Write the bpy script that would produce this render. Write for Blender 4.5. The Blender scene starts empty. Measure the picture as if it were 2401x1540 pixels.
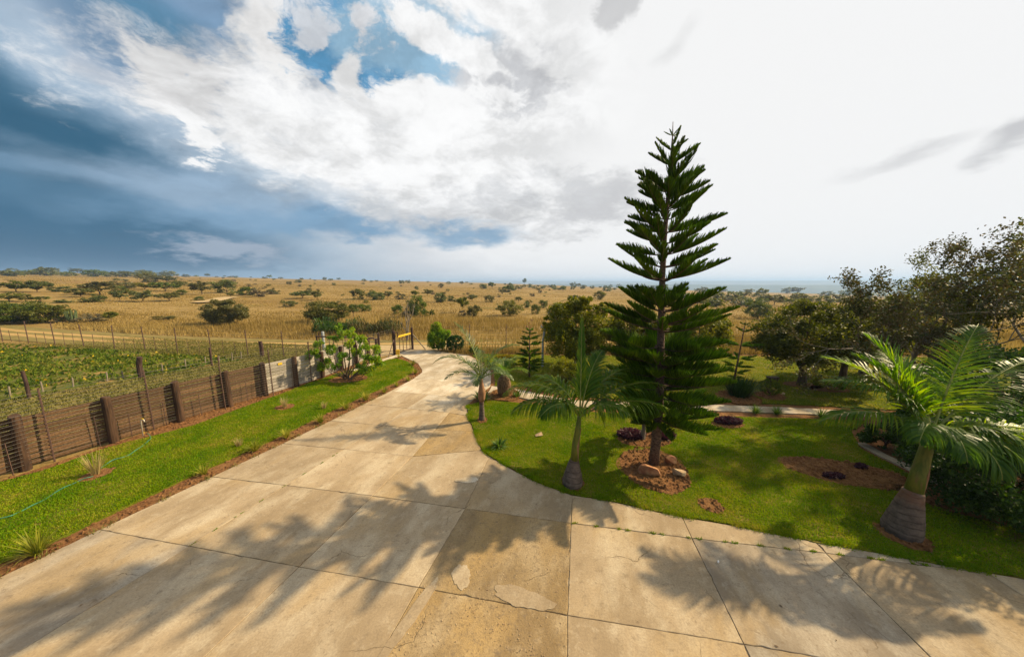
import bpy, bmesh, math, random
import numpy as np
from mathutils import Vector, Matrix

SC = bpy.context.scene
COL = SC.collection
# ------------------------------------------------------------------ camera, sky, sun, exposure
FPX = 740.0; IMW = 2401.0; CX = 1200.5; CY = 770.0; EYE = 4.5
PITCH = math.atan(108.0 / FPX)
cam_d = bpy.data.cameras.new('camera'); cam = bpy.data.objects.new('camera', cam_d); COL.objects.link(cam)
cam_d.sensor_width = 36.0; cam_d.lens = 36.0 * FPX / IMW
cam_d.clip_start = 0.1; cam_d.clip_end = 30000
cam.location = (0, 0, EYE); cam.rotation_euler = (math.pi / 2 - PITCH, 0, 0)
SC.camera = cam
SC.view_settings.view_transform = 'Standard'; SC.view_settings.look = 'None'
SC.view_settings.gamma = 1.0; SC.view_settings.exposure = EXPO = 0.85
SC.view_settings.use_curve_mapping = False
SUN_AZ = math.radians(20.0)     # measured from +X towards +Y
SUN_EL = math.radians(34.0)

def pdir(x, y):
    u = (x - CX) / FPX; v = (y - CY) / FPX
    c, s = math.cos(PITCH), math.sin(PITCH)
    return Vector((u, c - v * s, -v * c - s))

def lin(c):
    return tuple(((v / 255.0) / 12.92 if v / 255.0 <= 0.04045 else ((v / 255.0 + 0.055) / 1.055) ** 2.4) for v in c)

class NT:
    def __init__(self, tree): self.t = tree; tree.nodes.clear()
    def n(self, typ, ins=None, **props):
        nd = self.t.nodes.new(typ)
        for k, v in props.items(): setattr(nd, k, v)
        if ins:
            for k, v in ins.items():
                s = nd.inputs[k]
                if isinstance(v, bpy.types.NodeSocket): self.t.links.new(v, s)
                else:
                    if s.type == 'RGBA' and len(v) == 3: v = (*v, 1)
                    s.default_value = v
        return nd
    def m(self, op, a, b=0.0, c=0.0, clamp=False):
        return self.n('ShaderNodeMath', {0: a, 1: b, 2: c}, operation=op, use_clamp=clamp).outputs[0]
    def v(self, op, a, b=(0, 0, 0), out=0):
        return self.n('ShaderNodeVectorMath', {0: a, 1: b}, operation=op).outputs[out]
    def vs(self, a, k):
        return self.n('ShaderNodeVectorMath', {0: a, 'Scale': k}, operation='SCALE').outputs[0]
    def mr(self, x, a, b, c=0.0, d=1.0, smooth=True):
        return self.n('ShaderNodeMapRange', {0: x, 1: a, 2: b, 3: c, 4: d}, interpolation_type='SMOOTHSTEP' if smooth else 'LINEAR').outputs[0]
    def noise(self, vec, scale, detail=4, rough=0.55, out=0, dist=0.0):
        return self.n('ShaderNodeTexNoise', {'Vector': vec, 'Scale': scale, 'Detail': detail, 'Roughness': rough, 'Distortion': dist}).outputs[out]
    def mix(self, f, a, b, mode='MIX'):
        return self.n('ShaderNodeMix', {0: f, 6: a, 7: b}, data_type='RGBA', blend_type=mode).outputs[2]
    def link(self, a, b): self.t.links.new(a, b)

def build_world():
    w = bpy.data.worlds.new('World'); SC.world = w; w.use_nodes = True
    g = NT(w.node_tree)
    d = g.n('ShaderNodeTexCoord').outputs['Generated']
    d = g.v('NORMALIZE', d)
    sep = g.n('ShaderNodeSeparateXYZ', {0: d})
    dx, dy, dz = sep.outputs
    # noise laid on a flat cloud deck, so clouds flatten towards the horizon
    inv = g.m('DIVIDE', 1.0, g.m('ADD', g.m('MAXIMUM', dz, 0.0), 0.30))
    deck = g.vs(d, inv)
    wn = g.noise(deck, 4.0, 7, 0.55, out=1)
    warp = g.vs(g.v('SUBTRACT', wn, (0.5, 0.5, 0.5)), 0.11)
    W = g.v('ADD', d, warp)
    sw = g.v('ADD', deck, g.vs(warp, 1.5))
    n1 = g.noise(sw, 5.5, 14, 0.66)                              # billows
    n2 = g.noise(g.v('ADD', deck, (7, 3, 1)), 2.2, 8, 0.5)       # soft masses
    n3 = g.noise(g.v('ADD', sw, (2, 9, 4)), 11.0, 10, 0.62)      # shreds
    sky = g.n('ShaderNodeTexSky', sky_type='NISHITA', sun_disc=False, sun_elevation=SUN_EL,
              sun_rotation=math.pi / 2 - SUN_AZ, air_density=1.3, dust_density=0.6, ozone_density=3.0).outputs[0]
    # left of the sky in the shade of a storm cloud, right of it bright around the sun
    glare = g.v('DOT_PRODUCT', d, (math.cos(SUN_AZ) * math.cos(SUN_EL), math.sin(SUN_AZ) * math.cos(SUN_EL), math.sin(SUN_EL)), out=1)
    az = g.m('ADD', glare, g.m('MULTIPLY', g.m('SUBTRACT', n2, 0.5), 0.25))
    base = g.n('ShaderNodeValToRGB', {0: g.mr(az, -0.62, 0.62, smooth=False)})
    cr = base.color_ramp
    stops = [(0.0, (80, 122, 152)), (0.15, (106, 146, 176)), (0.32, (150, 178, 202)), (0.48, (196, 206, 216)), (0.60, (226, 228, 231)), (0.72, (246, 246, 246)), (1.0, (246, 246, 246))]
    while len(cr.elements) < len(stops): cr.elements.new(0.5)
    for e, (p, c) in zip(cr.elements, stops): e.position = p; e.color = (*lin(c), 1)
    col = base.outputs[0]

    def B(col, px, py, hx, hy, rot, color, soft=(0.25, 0.75), amp=0.5, noise=n1, strength=1.0):
        c = pdir(px, py).normalized()
        r = math.radians(rot)
        a = pdir(px + math.cos(r) * hx, py + math.sin(r) * hx).normalized() - c
        b = pdir(px - math.sin(r) * hy, py + math.cos(r) * hy).normalized() - c
        ua = a.normalized(); ub = (b - ua * b.dot(ua)).normalized()
        uc = ua.cross(ub)
        M = Matrix((ua, ub, uc)).transposed()
        loc = g.n('ShaderNodeMapping', {'Vector': W, 'Location': tuple(c), 'Rotation': tuple(M.to_euler()), 'Scale': (a.length, b.length, max(a.length, b.length) * 1.5)}, vector_type='TEXTURE').outputs[0]
        rr = g.v('LENGTH', loc, out=1)
        f = g.m('MULTIPLY_ADD', rr, -0.5, g.m('MULTIPLY_ADD', noise, amp, 1.0 - 0.5 * amp))
        f = g.mr(f, soft[0], soft[1], 0.0, strength)
        return g.mix(f, col, color if isinstance(color, bpy.types.NodeSocket) else lin(color))
    # grey blue masses on the left
    col = B(col, 20, 260, 110, 420, -14, (84, 124, 152), soft=(0.3, 0.85), amp=0.5, noise=n2)
    col = B(col, 120, 335, 540, 115, 20, (50, 97, 126), soft=(0.25, 0.85), amp=0.3, noise=n2)
    col = B(col, 60, 520, 600, 100, 6, (60, 106, 137), soft=(0.25, 0.9), amp=0.3, noise=n2)
    col = B(col, 160, 600, 520, 50, 0, (60, 103, 133), soft=(0.3, 0.85), amp=0.3, noise=n2)
    col = B(col, 250, 420, 330, 22, 10, (100, 142, 174), soft=(0.35, 0.9), amp=0.5, noise=n2, strength=0.6)
    # pale streaked cloud, top left to centre
    col = B(col, 250, 180, 330, 75, 38, (176, 193, 210), soft=(0.30, 0.85), amp=1.0, noise=n1, strength=.85)
    col = B(col, 150, 60, 200, 45, 42, (184, 200, 216), soft=(0.40, 0.85), amp=1.0, noise=n1, strength=.7)
    col = B(col, 270, 165, 120, 36, 40, (212, 212, 216), soft=(0.40, 0.85), amp=1.2, noise=n1, strength=.6)
    # dark wedge over it
    col = B(col, 450, 90, 310, 130, 28, (124, 154, 184), soft=(0.30, 0.62), amp=0.45, noise=n2)
    col = B(col, 330, 20, 200, 60, 20, (92, 138, 170), soft=(0.35, 0.85), amp=0.4, noise=n2)
    col = B(col, 575, 150, 120, 80, 40, (128, 160, 190), soft=(0.35, 0.75), amp=0.5, noise=n2)
    # grey and white cumulus
    col = B(col, 760, 300, 270, 110, 20, (222, 223, 225), soft=(0.35, 0.70), amp=1.0)
    col = B(col, 440, 205, 110, 85, 20, (222, 221, 221), soft=(0.40, 0.64), amp=1.3)
    col = B(col, 465, 320, 90, 36, 50, (247, 247, 247), soft=(0.50, 0.68), amp=1.7)
    col = B(col, 655, 90, 85, 170, -38, (233, 232, 231), soft=(0.40, 0.68), amp=1.2)
    col = B(col, 930, 380, 380, 110, 14, (247, 247, 247), soft=(0.40, 0.75), amp=1.2)
    # holes of clear blue sky
    blue = g.mix(0.45, g.vs(sky, 0.12), lin((70, 172, 220)))
    col = B(col, 785, 100, 140, 125, 10, blue, soft=(0.46, 0.62), amp=1.3)
    col = B(col, 860, 190, 110, 60, 0, blue, soft=(0.47, 0.60), amp=1.3)
    col = B(col, 432, 166, 16, 14, 30, blue, soft=(0.45, 0.75), amp=0.6)
    col = B(col, 980, 110, 230, 95, 14, (150, 188, 214), soft=(0.44, 0.66), amp=0.9)
    col = B(col, 1190, 195, 150, 85, 0, (206, 207, 210), soft=(0.42, 0.65), amp=1.0)
    # sunlit tops over the holes
    col = B(col, 1050, 105, 190, 46, 26, (247, 247, 247), soft=(0.46, 0.64), amp=1.3)
    col = B(col, 1000, 240, 250, 46, -2, (244, 244, 244), soft=(0.46, 0.70), amp=1.8)
    col = B(col, 1200, 25, 130, 60, 10, (247, 247, 247), soft=(0.44, 0.64), amp=1.2)
    col = B(col, 850, 95, 60, 60, 60, (222, 224, 228), soft=(0.50, 0.90), amp=2.8, noise=n3)
    col = B(col, 735, 70, 70, 70, 40, (214, 219, 226), soft=(0.50, 0.92), amp=2.8, noise=n3)
    col = B(col, 820, 195, 60, 36, -60, (240, 240, 240), soft=(0.42, 0.70), amp=1.6)
    # low grey blue bands over the plain
    col = B(col, 560, 470, 300, 50, 10, (152, 178, 202), soft=(0.30, 0.85), amp=0.5, noise=n2)
    col = B(col, 740, 520, 300, 36, 3, (128, 164, 194), soft=(0.30, 0.85), amp=0.8, noise=n2)
    col = B(col, 1090, 545, 150, 32, 0, (146, 176, 202), soft=(0.30, 0.85), amp=0.8, noise=n2)
    col = B(col, 540, 585, 160, 26, 6, (170, 182, 198), soft=(0.40, 0.80), amp=0.9, noise=n1, strength=.8)
    # thin grey veils on the bright side
    col = B(col, 1390, 480, 190, 56, -22, (205, 205, 207), soft=(0.30, 0.95), amp=1.6)
    col = B(col, 1160, 480, 240, 60, -10, (214, 215, 217), soft=(0.35, 0.95), amp=1.8)
    col = B(col, 1430, 25, 60, 60, 40, (208, 208, 209), soft=(0.44, 0.72), amp=1.6)
    col = B(col, 1580, 105, 80, 24, -40, (230, 230, 230), soft=(0.40, 0.9), amp=1.0)
    col = B(col, 2110, 375, 210, 24, -18, (222, 222, 223), soft=(0.25, 0.9), amp=0.8, noise=n2)
    col = B(col, 2370, 325, 130, 36, -28, (203, 203, 205), soft=(0.3, 0.85), amp=0.8, noise=n2)
    # billow relief of the clouds, fading out in the glare and in the storm bank
    n4 = g.noise(g.v('ADD', sw, (5, 2, 8)), 3.6, 12, 0.64)
    rel = g.m('ADD', g.mr(n4, 0.37, 0.60, 0.72, 1.10), g.m('MULTIPLY', g.m('SUBTRACT', n3, 0.5), 0.16))
    k = g.m('MULTIPLY', g.m('MULTIPLY', g.mr(g.m('MULTIPLY_ADD', n2, 0.5, dx), 0.20, 0.62, 1.0, 0.0), g.mr(dx, -0.85, -0.50, 0.15, 0.75)), g.mr(dz, 0.10, 0.26, 0.15, 1.0))
    relm = g.mix(k, (1, 1, 1, 1), g.n('ShaderNodeCombineXYZ', {0: rel, 1: rel, 2: rel}).outputs[0])
    col = g.mix(1.0, col, relm, 'MULTIPLY')
    # pale air low down
    col = g.mix(g.mr(dz, -0.02, 0.09, 0.45, 0.0), col, g.mix(g.mr(dx, -0.75, 0.35, smooth=False), lin((88, 128, 162)), lin((244, 244, 246))))
    strength = 0.10
    bg = g.n('ShaderNodeBackground', {'Color': g.vs(col, 2 ** -EXPO / strength), 'Strength': strength})
    out = g.n('ShaderNodeOutputWorld'); g.link(bg.outputs[0], out.inputs[0])
    w.cycles.sampling_method = 'MANUAL'; w.cycles.sample_map_resolution = 512
build_world()

sun_d = bpy.data.lights.new('sun', 'SUN'); sun = bpy.data.objects.new('sun', sun_d); COL.objects.link(sun)
sun_d.energy = 5.0; sun_d.angle = math.radians(0.9); sun_d.color = (1.0, 0.80, 0.50)
sv = Vector((math.cos(SUN_AZ) * math.cos(SUN_EL), math.sin(SUN_AZ) * math.cos(SUN_EL), math.sin(SUN_EL)))
sun.rotation_euler = sv.to_track_quat('Z', 'Y').to_euler()

# ------------------------------------------------------------------ ground height and pixel -> ground
def sstep(a, b, x):
    t = np.clip((x - a) / (b - a), 0, 1); return t * t * (3 - 2 * t)
def hz(x, y):
    r = np.hypot(x, y)
    s = sstep(28, 110, r)
    z = -0.029 * x * s
    z = z + s * (0.35 * np.sin(x * 0.031 + 1.3) * np.cos(y * 0.027) + 0.2 * np.sin(x * 0.09 + y * 0.06))
    z = z + 1.2 * sstep(300, 650, r) * np.sin(x * 0.008 + 2.0)
    far = sstep(750, 1500, r)
    z = z * (1 - far) + far * (-45.0)
    return z
GB = -0.06
def gz(x, y):
    r = math.hypot(x, y)
    return float(hz(np.float64(x), np.float64(y))) + GB
def G(px, py, z=0.0):
    d = pdir(px, py); t = (z - EYE) / d.z
    return (d.x * t, d.y * t)
def GT(px, py):
    """where the sight line through a photo point meets the rolling ground"""
    d = pdir(px, py); d = d / math.hypot(d.x, d.y)
    t = 15.0
    while t < 1400:
        x, y = d.x * t, d.y * t
        if EYE + d.z * t <= gz(x, y): return (x, y, gz(x, y))
        t *= 1.01
    return None
def HY(px, py, Y):
    d = pdir(px, py); t = Y / d.y
    return (d.x * t, EYE + d.z * t)

# ------------------------------------------------------------------ object helpers
def fin(o, label=None, cat=None, group=None, kind=None):
    if label: o['label'] = label
    if cat: o['category'] = cat
    if group: o['group'] = group
    if kind: o['kind'] = kind
    return o
def empty(name, loc, label, cat, group=None):
    o = bpy.data.objects.new(name, None); COL.objects.link(o); o.location = loc
    o.empty_display_size = 0.2
    return fin(o, label, cat, group)
class MB:
    def __init__(s): s.v = []; s.f = []
    def add(s, V, F):
        n = len(s.v); s.v.extend([tuple(map(float, p)) for p in V]); s.f.extend([tuple(i + n for i in q) for q in F])
    def tube(s, pts, rads, sides=6, cap=True):
        pts = [Vector(p) for p in pts]; V = []; F = []
        prev = None
        for i, p in enumerate(pts):
            t = (pts[min(i + 1, len(pts) - 1)] - pts[max(i - 1, 0)]).normalized()
            a = Vector((1, 0, 0)) if prev is None else prev
            if abs(a.dot(t)) > 0.95: a = Vector((0, 1, 0))
            a = (a - t * a.dot(t)).normalized(); prev = a
            b = t.cross(a)
            r = rads[i] if hasattr(rads, '__len__') else rads
            for k in range(sides):
                an = 2 * math.pi * k / sides
                V.append(p + (a * math.cos(an) + b * math.sin(an)) * r)
        for i in range(len(pts) - 1):
            for k in range(sides):
                k2 = (k + 1) % sides
                F.append((i * sides + k, i * sides + k2, (i + 1) * sides + k2, (i + 1) * sides + k))
        if cap:
            F.append(tuple(range(sides - 1, -1, -1))); F.append(tuple(range((len(pts) - 1) * sides, len(pts) * sides)))
        s.add(V, F)
    def box(s, c, size, rz=0.0, tilt=None):
        hx, hy, h = size[0] / 2, size[1] / 2, size[2] / 2
        m = Matrix.Rotation(rz, 3, 'Z')
        if tilt: m = m @ Matrix.Rotation(tilt[0], 3, 'X') @ Matrix.Rotation(tilt[1], 3, 'Y')
        V = [Vector(c) + m @ Vector((sx * hx, sy * hy, sz * h)) for sz in (-1, 1) for sx, sy in ((-1, -1), (1, -1), (1, 1), (-1, 1))]
        s.add(V, [(3, 2, 1, 0), (4, 5, 6, 7), (0, 1, 5, 4), (1, 2, 6, 5), (2, 3, 7, 6), (3, 0, 4, 7)])
    def build(s, name, mat, parent=None, smooth=False, loc=None):
        return mk(name, s.v, s.f, mat, parent, smooth, loc)
def mesh(name, V, F, mat, smooth=False):
    me = bpy.data.meshes.new(name); me.from_pydata(V, [], F)
    for m in (mat if isinstance(mat, (list, tuple)) else [mat]): me.materials.append(m)
    if smooth: me.polygons.foreach_set('use_smooth', [True] * len(me.polygons))
    me.update(); return me
def mk(name, V, F, mat, parent=None, smooth=False, loc=None):
    me = mesh(name, V, F, mat, smooth); o = bpy.data.objects.new(name, me); COL.objects.link(o)
    if parent: o.parent = parent
    if loc is not None: o.location = loc
    return o
def place(name, me, parent=None, loc=(0, 0, 0), rot=(0, 0, 0), scale=(1, 1, 1)):
    o = bpy.data.objects.new(name, me); COL.objects.link(o); o.parent = parent
    o.location = loc; o.rotation_euler = rot; o.scale = scale; return o
def copy_tree(o, parent=None):
    c = o.copy(); COL.objects.link(c)
    if parent: c.parent = parent
    for ch in [q for q in bpy.data.objects if q.parent == o]: copy_tree(ch, c)
    return c

# ------------------------------------------------------------------ materials
MATS = {}
def new_mat(name):
    m = bpy.data.materials.new(name); m.use_nodes = True; MATS[name] = m
    return m, NT(m.node_tree)
def finish(g, col, rough=0.8, bump=None, bstr=0.4, bdist=0.02, trans=0.0, tcol=None, spec=0.3, metal=0.0):
    ins = {'Base Color': col, 'Roughness': rough, 'Specular IOR Level': spec, 'Metallic': metal}
    if bump is not None:
        ins['Normal'] = g.n('ShaderNodeBump', {'Height': bump, 'Strength': bstr, 'Distance': bdist}).outputs[0]
    b = g.n('ShaderNodeBsdfPrincipled', ins).outputs[0]
    if trans > 0:
        t = g.n('ShaderNodeBsdfTranslucent', {'Color': tcol if tcol is not None else col}).outputs[0]
        b = g.n('ShaderNodeMixShader', {0: trans, 1: b, 2: t}).outputs[0]
    o = g.n('ShaderNodeOutputMaterial'); g.link(b, o.inputs[0])
def ramp(g, fac, stops):
    r = g.n('ShaderNodeValToRGB', {0: fac}); cr = r.color_ramp
    while len(cr.elements) < len(stops): cr.elements.new(0.5)
    for e, (p, c) in zip(cr.elements, stops): e.position = p; e.color = (*c, 1)
    return r.outputs[0]
def leaf_mat(name, cols, trans=0.35, tcol=None, rough=0.55, spec=0.22, nscale=1.2, objvar=0.0):
    m, g = new_mat(name)
    geo = g.n('ShaderNodeNewGeometry')
    n = g.noise(geo.outputs['Position'], nscale, 3)
    f = g.m('ADD', g.m('MULTIPLY', geo.outputs['Random Per Island'], 0.55), g.m('MULTIPLY', g.mr(n, 0.3, 0.7), 0.45))
    k = len(cols) - 1
    c = ramp(g, f, [(0.05 + 0.9 * i / k, cols[i]) for i in range(len(cols))])
    if objvar:
        orr = g.n('ShaderNodeObjectInfo').outputs['Random']
        c = g.n('ShaderNodeHueSaturation', {'Color': c, 'Hue': g.mr(orr, 0, 1, 0.5 - objvar * 0.08, 0.5 + objvar * 0.05, smooth=False), 'Saturation': g.mr(g.m('FRACT', g.m('MULTIPLY', orr, 7.3)), 0, 1, 1 - objvar * 0.5, 1.05, smooth=False), 'Value': g.mr(g.m('FRACT', g.m('MULTIPLY', orr, 13.7)), 0, 1, 1 - objvar * 0.45, 1 + objvar * 0.35, smooth=False)}).outputs[0]
    tc = g.mix(1.0, c, (*(tcol or (1.6, 1.5, 0.6)), 1), 'MULTIPLY')
    finish(g, c, rough, trans=trans, tcol=tc, spec=spec)
    return m
def simple_mat(name, c1, c2, scale=6, rough=0.85, bstr=0.4, detail=5, bdist=0.01, spec=0.25, metal=0.0, stretch=None, lo=0.3, hi=0.7, objvar=0.0):
    m, g = new_mat(name)
    pos = g.n('ShaderNodeTexCoord').outputs['Object']
    if stretch: pos = g.v('MULTIPLY', pos, stretch)
    n = g.noise(pos, scale, detail, 0.6)
    c = g.mix(g.mr(n, lo, hi), c1, c2)
    if objvar:
        r = g.n('ShaderNodeObjectInfo').outputs['Random']
        c = g.n('ShaderNodeHueSaturation', {'Color': c, 'Value': g.mr(r, 0, 1, 1 - objvar, 1 + objvar, smooth=False)}).outputs[0]
    finish(g, c, rough, bump=n, bstr=bstr, bdist=bdist, spec=spec, metal=metal)
    return m

def ground_mats():
    # dry savanna
    m, g = new_mat('savanna_ground')
    P = g.n('ShaderNodeNewGeometry').outputs['Position']
    sx = g.v('MULTIPLY', P, (1.0, 2.2, 1.0))
    n1 = g.noise(sx, 0.035, 6, 0.6); n2 = g.noise(P, 0.5, 8, 0.65); n3 = g.noise(g.v('ADD', sx, (40, 10, 0)), 0.012, 5, 0.6)
    n4 = g.noise(P, 4.0, 4, 0.6)
    c = ramp(g, n1, [(0.3, (0.122, 0.087, 0.030)), (0.45, (0.217, 0.148, 0.052)), (0.58, (0.296, 0.209, 0.083)), (0.72, (0.174, 0.117, 0.044))])
    c = g.mix(g.mr(n2, 0.35, 0.7, 0.0, 0.5), c, (0.19, 0.115, 0.03))
    c = g.mix(g.mr(n3, 0.52, 0.66, 0.0, 0.5), c, (0.22, 0.11, 0.045))
    c = g.mix(g.mr(n4, 0.3, 0.7, 0.0, 0.35), c, (0.15, 0.10, 0.03))
    c = g.mix(g.mr(g.noise(P, 0.12, 4), 0.58, 0.7, 0.0, 0.45), c, (0.12, 0.12, 0.03))
    # the haze of grass grows taller away from the garden: patches of scrub far off
    far = g.v('LENGTH', P, out=1)
    scrub = g.m('MULTIPLY', g.mr(g.noise(g.v('MULTIPLY', P, (1, 2.0, 1)), 0.02, 8, 0.7), 0.56, 0.64), g.mr(far, 160, 500, 0.0, 0.75))
    c = g.mix(scrub, c, (0.05, 0.06, 0.02))
    c = g.mix(g.mr(far, 900, 1600), c, (0.05, 0.07, 0.05))
    finish(g, c, 0.95, bump=g.m('ADD', n2, n4), bstr=0.6, bdist=0.12, spec=0.05)
    # short dry grass verge
    m, g = new_mat('verge_ground')
    P = g.n('ShaderNodeNewGeometry').outputs['Position']
    n1 = g.noise(P, 0.7, 6, 0.6); n2 = g.noise(P, 9.0, 5, 0.7)
    c = ramp(g, n1, [(0.3, (0.11, 0.11, 0.03)), (0.5, (0.17, 0.145, 0.045)), (0.7, (0.26, 0.20, 0.08))])
    c = g.mix(g.mr(n2, 0.35, 0.65, 0.0, 0.55), c, (0.13, 0.11, 0.03))
    finish(g, c, 0.95, bump=n2, bstr=0.6, bdist=0.05, spec=0.05)
    # dirt road with two ochre wheel tracks
    m, g = new_mat('dirt_road')
    uv = g.n('ShaderNodeTexCoord').outputs['UV']
    P = g.n('ShaderNodeNewGeometry').outputs['Position']
    sp = g.n('ShaderNodeSeparateXYZ', {0: uv})
    n1 = g.noise(P, 1.5, 6, 0.65); n2 = g.noise(P, 0.5, 4)
    v = g.m('ADD', sp.outputs[1], g.m('MULTIPLY', g.m('SUBTRACT', n2, 0.5), 0.12))
    ruts = g.m('MAXIMUM', g.mr(g.m('ABSOLUTE', g.m('SUBTRACT', v, 0.36)), 0.05, 0.11, 1, 0), g.mr(g.m('ABSOLUTE', g.m('SUBTRACT', v, 0.66)), 0.04, 0.10, 1, 0))
    grass = ramp(g, n1, [(0.3, (0.12, 0.10, 0.03)), (0.6, (0.20, 0.155, 0.055)), (0.75, (0.26, 0.195, 0.08))])
    sand = g.mix(n1, (0.30, 0.185, 0.065), (0.42, 0.28, 0.115))
    c = g.mix(g.m('MULTIPLY', ruts, 0.9), grass, sand)
    finish(g, c, 0.95, bump=n1, bstr=0.5, bdist=0.05, spec=0.05)
    # sandy dirt
    m, g = new_mat('sand')
    P = g.n('ShaderNodeNewGeometry').outputs['Position']
    n1 = g.noise(P, 2.5, 7, 0.65)
    finish(g, g.mix(g.mr(n1, 0.3, 0.7), (0.28, 0.20, 0.10), (0.42, 0.32, 0.18)), 0.95, bump=n1, bstr=0.4, bdist=0.04, spec=0.05)
    # red brown soil
    m, g = new_mat('soil')
    P = g.n('ShaderNodeNewGeometry').outputs['Position']
    n1 = g.noise(P, 14, 8, 0.75); n2 = g.noise(P, 1.6, 4)
    c = ramp(g, n1, [(0.3, (0.05, 0.022, 0.010)), (0.5, (0.17, 0.080, 0.033)), (0.72, (0.31, 0.16, 0.07))])
    c = g.mix(g.mr(n2, 0.4, 0.7, 0, 0.5), c, (0.24, 0.13, 0.05))
    finish(g, c, 0.95, bump=n1, bstr=1.0, bdist=0.06, spec=0.05)
    # lawn thatch under the blades
    m, g = new_mat('lawn_ground')
    P = g.n('ShaderNodeNewGeometry').outputs['Position']
    n1 = g.noise(P, 1.3, 5, 0.6); n2 = g.noise(P, 30, 4, 0.7)
    c = ramp(g, n1, [(0.3, (0.07, 0.105, 0.004)), (0.52, (0.12, 0.13, 0.006)), (0.66, (0.22, 0.16, 0.04))])
    c = g.mix(g.mr(n2, 0.35, 0.7, 0, 0.6), c, (0.035, 0.06, 0.008))
    finish(g, c, 0.95, bump=n2, bstr=0.8, bdist=0.03, spec=0.05)
    # vegetable patch ground
    m, g = new_mat('field_ground')
    P = g.n('ShaderNodeNewGeometry').outputs['Position']
    n1 = g.noise(P, 0.8, 6, 0.65); n2 = g.noise(P, 8, 5, 0.7)
    c = ramp(g, n1, [(0.35, (0.07, 0.095, 0.015)), (0.52, (0.11, 0.11, 0.025)), (0.66, (0.32, 0.19, 0.07))])
    c = g.mix(g.mr(n2, 0.35, 0.7, 0, 0.5), c, (0.06, 0.06, 0.012))
    finish(g, c, 0.95, bump=n2, bstr=0.8, bdist=0.06, spec=0.05)
    # blades
    def blade(name, cols, scale, trans):
        m, g = new_mat(name)
        geo = g.n('ShaderNodeNewGeometry')
        n1 = g.noise(geo.outputs['Position'], scale, 5, 0.65)
        n2 = g.noise(geo.outputs['Position'], scale * 6, 3, 0.6)
        f = g.m('ADD', g.m('MULTIPLY', geo.outputs['Random Per Island'], 0.35), g.m('ADD', g.m('MULTIPLY', g.mr(n1, 0.3, 0.7), 0.45), g.m('MULTIPLY', g.mr(n2, 0.3, 0.7), 0.2)))
        k = len(cols) - 1
        c = ramp(g, f, [(0.1 + 0.8 * i / k, cols[i]) for i in range(k + 1)])
        finish(g, c, 0.8, trans=trans, tcol=g.mix(1.0, c, (1.3, 1.25, 0.7, 1), 'MULTIPLY'), spec=0.06)
    blade('lawn_blades', [(0.060, 0.150, 0.002), (0.118, 0.212, 0.003), (0.195, 0.250, 0.004), (0.34, 0.27, 0.05)], 0.8, 0.40)
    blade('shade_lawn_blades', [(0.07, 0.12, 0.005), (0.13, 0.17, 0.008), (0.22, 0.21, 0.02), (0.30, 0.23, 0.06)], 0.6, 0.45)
    blade('golden_grass', [(0.125, 0.090, 0.026), (0.215, 0.148, 0.045), (0.30, 0.215, 0.072), (0.38, 0.29, 0.12)], 0.07, 0.30)
    blade('verge_blades', [(0.08, 0.095, 0.02), (0.145, 0.135, 0.035), (0.23, 0.185, 0.07)], 0.8, 0.25)
    blade('weeds', [(0.030, 0.060, 0.008), (0.060, 0.100, 0.010), (0.12, 0.145, 0.015), (0.26, 0.20, 0.05)], 0.9, 0.3)
ground_mats()

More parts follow.
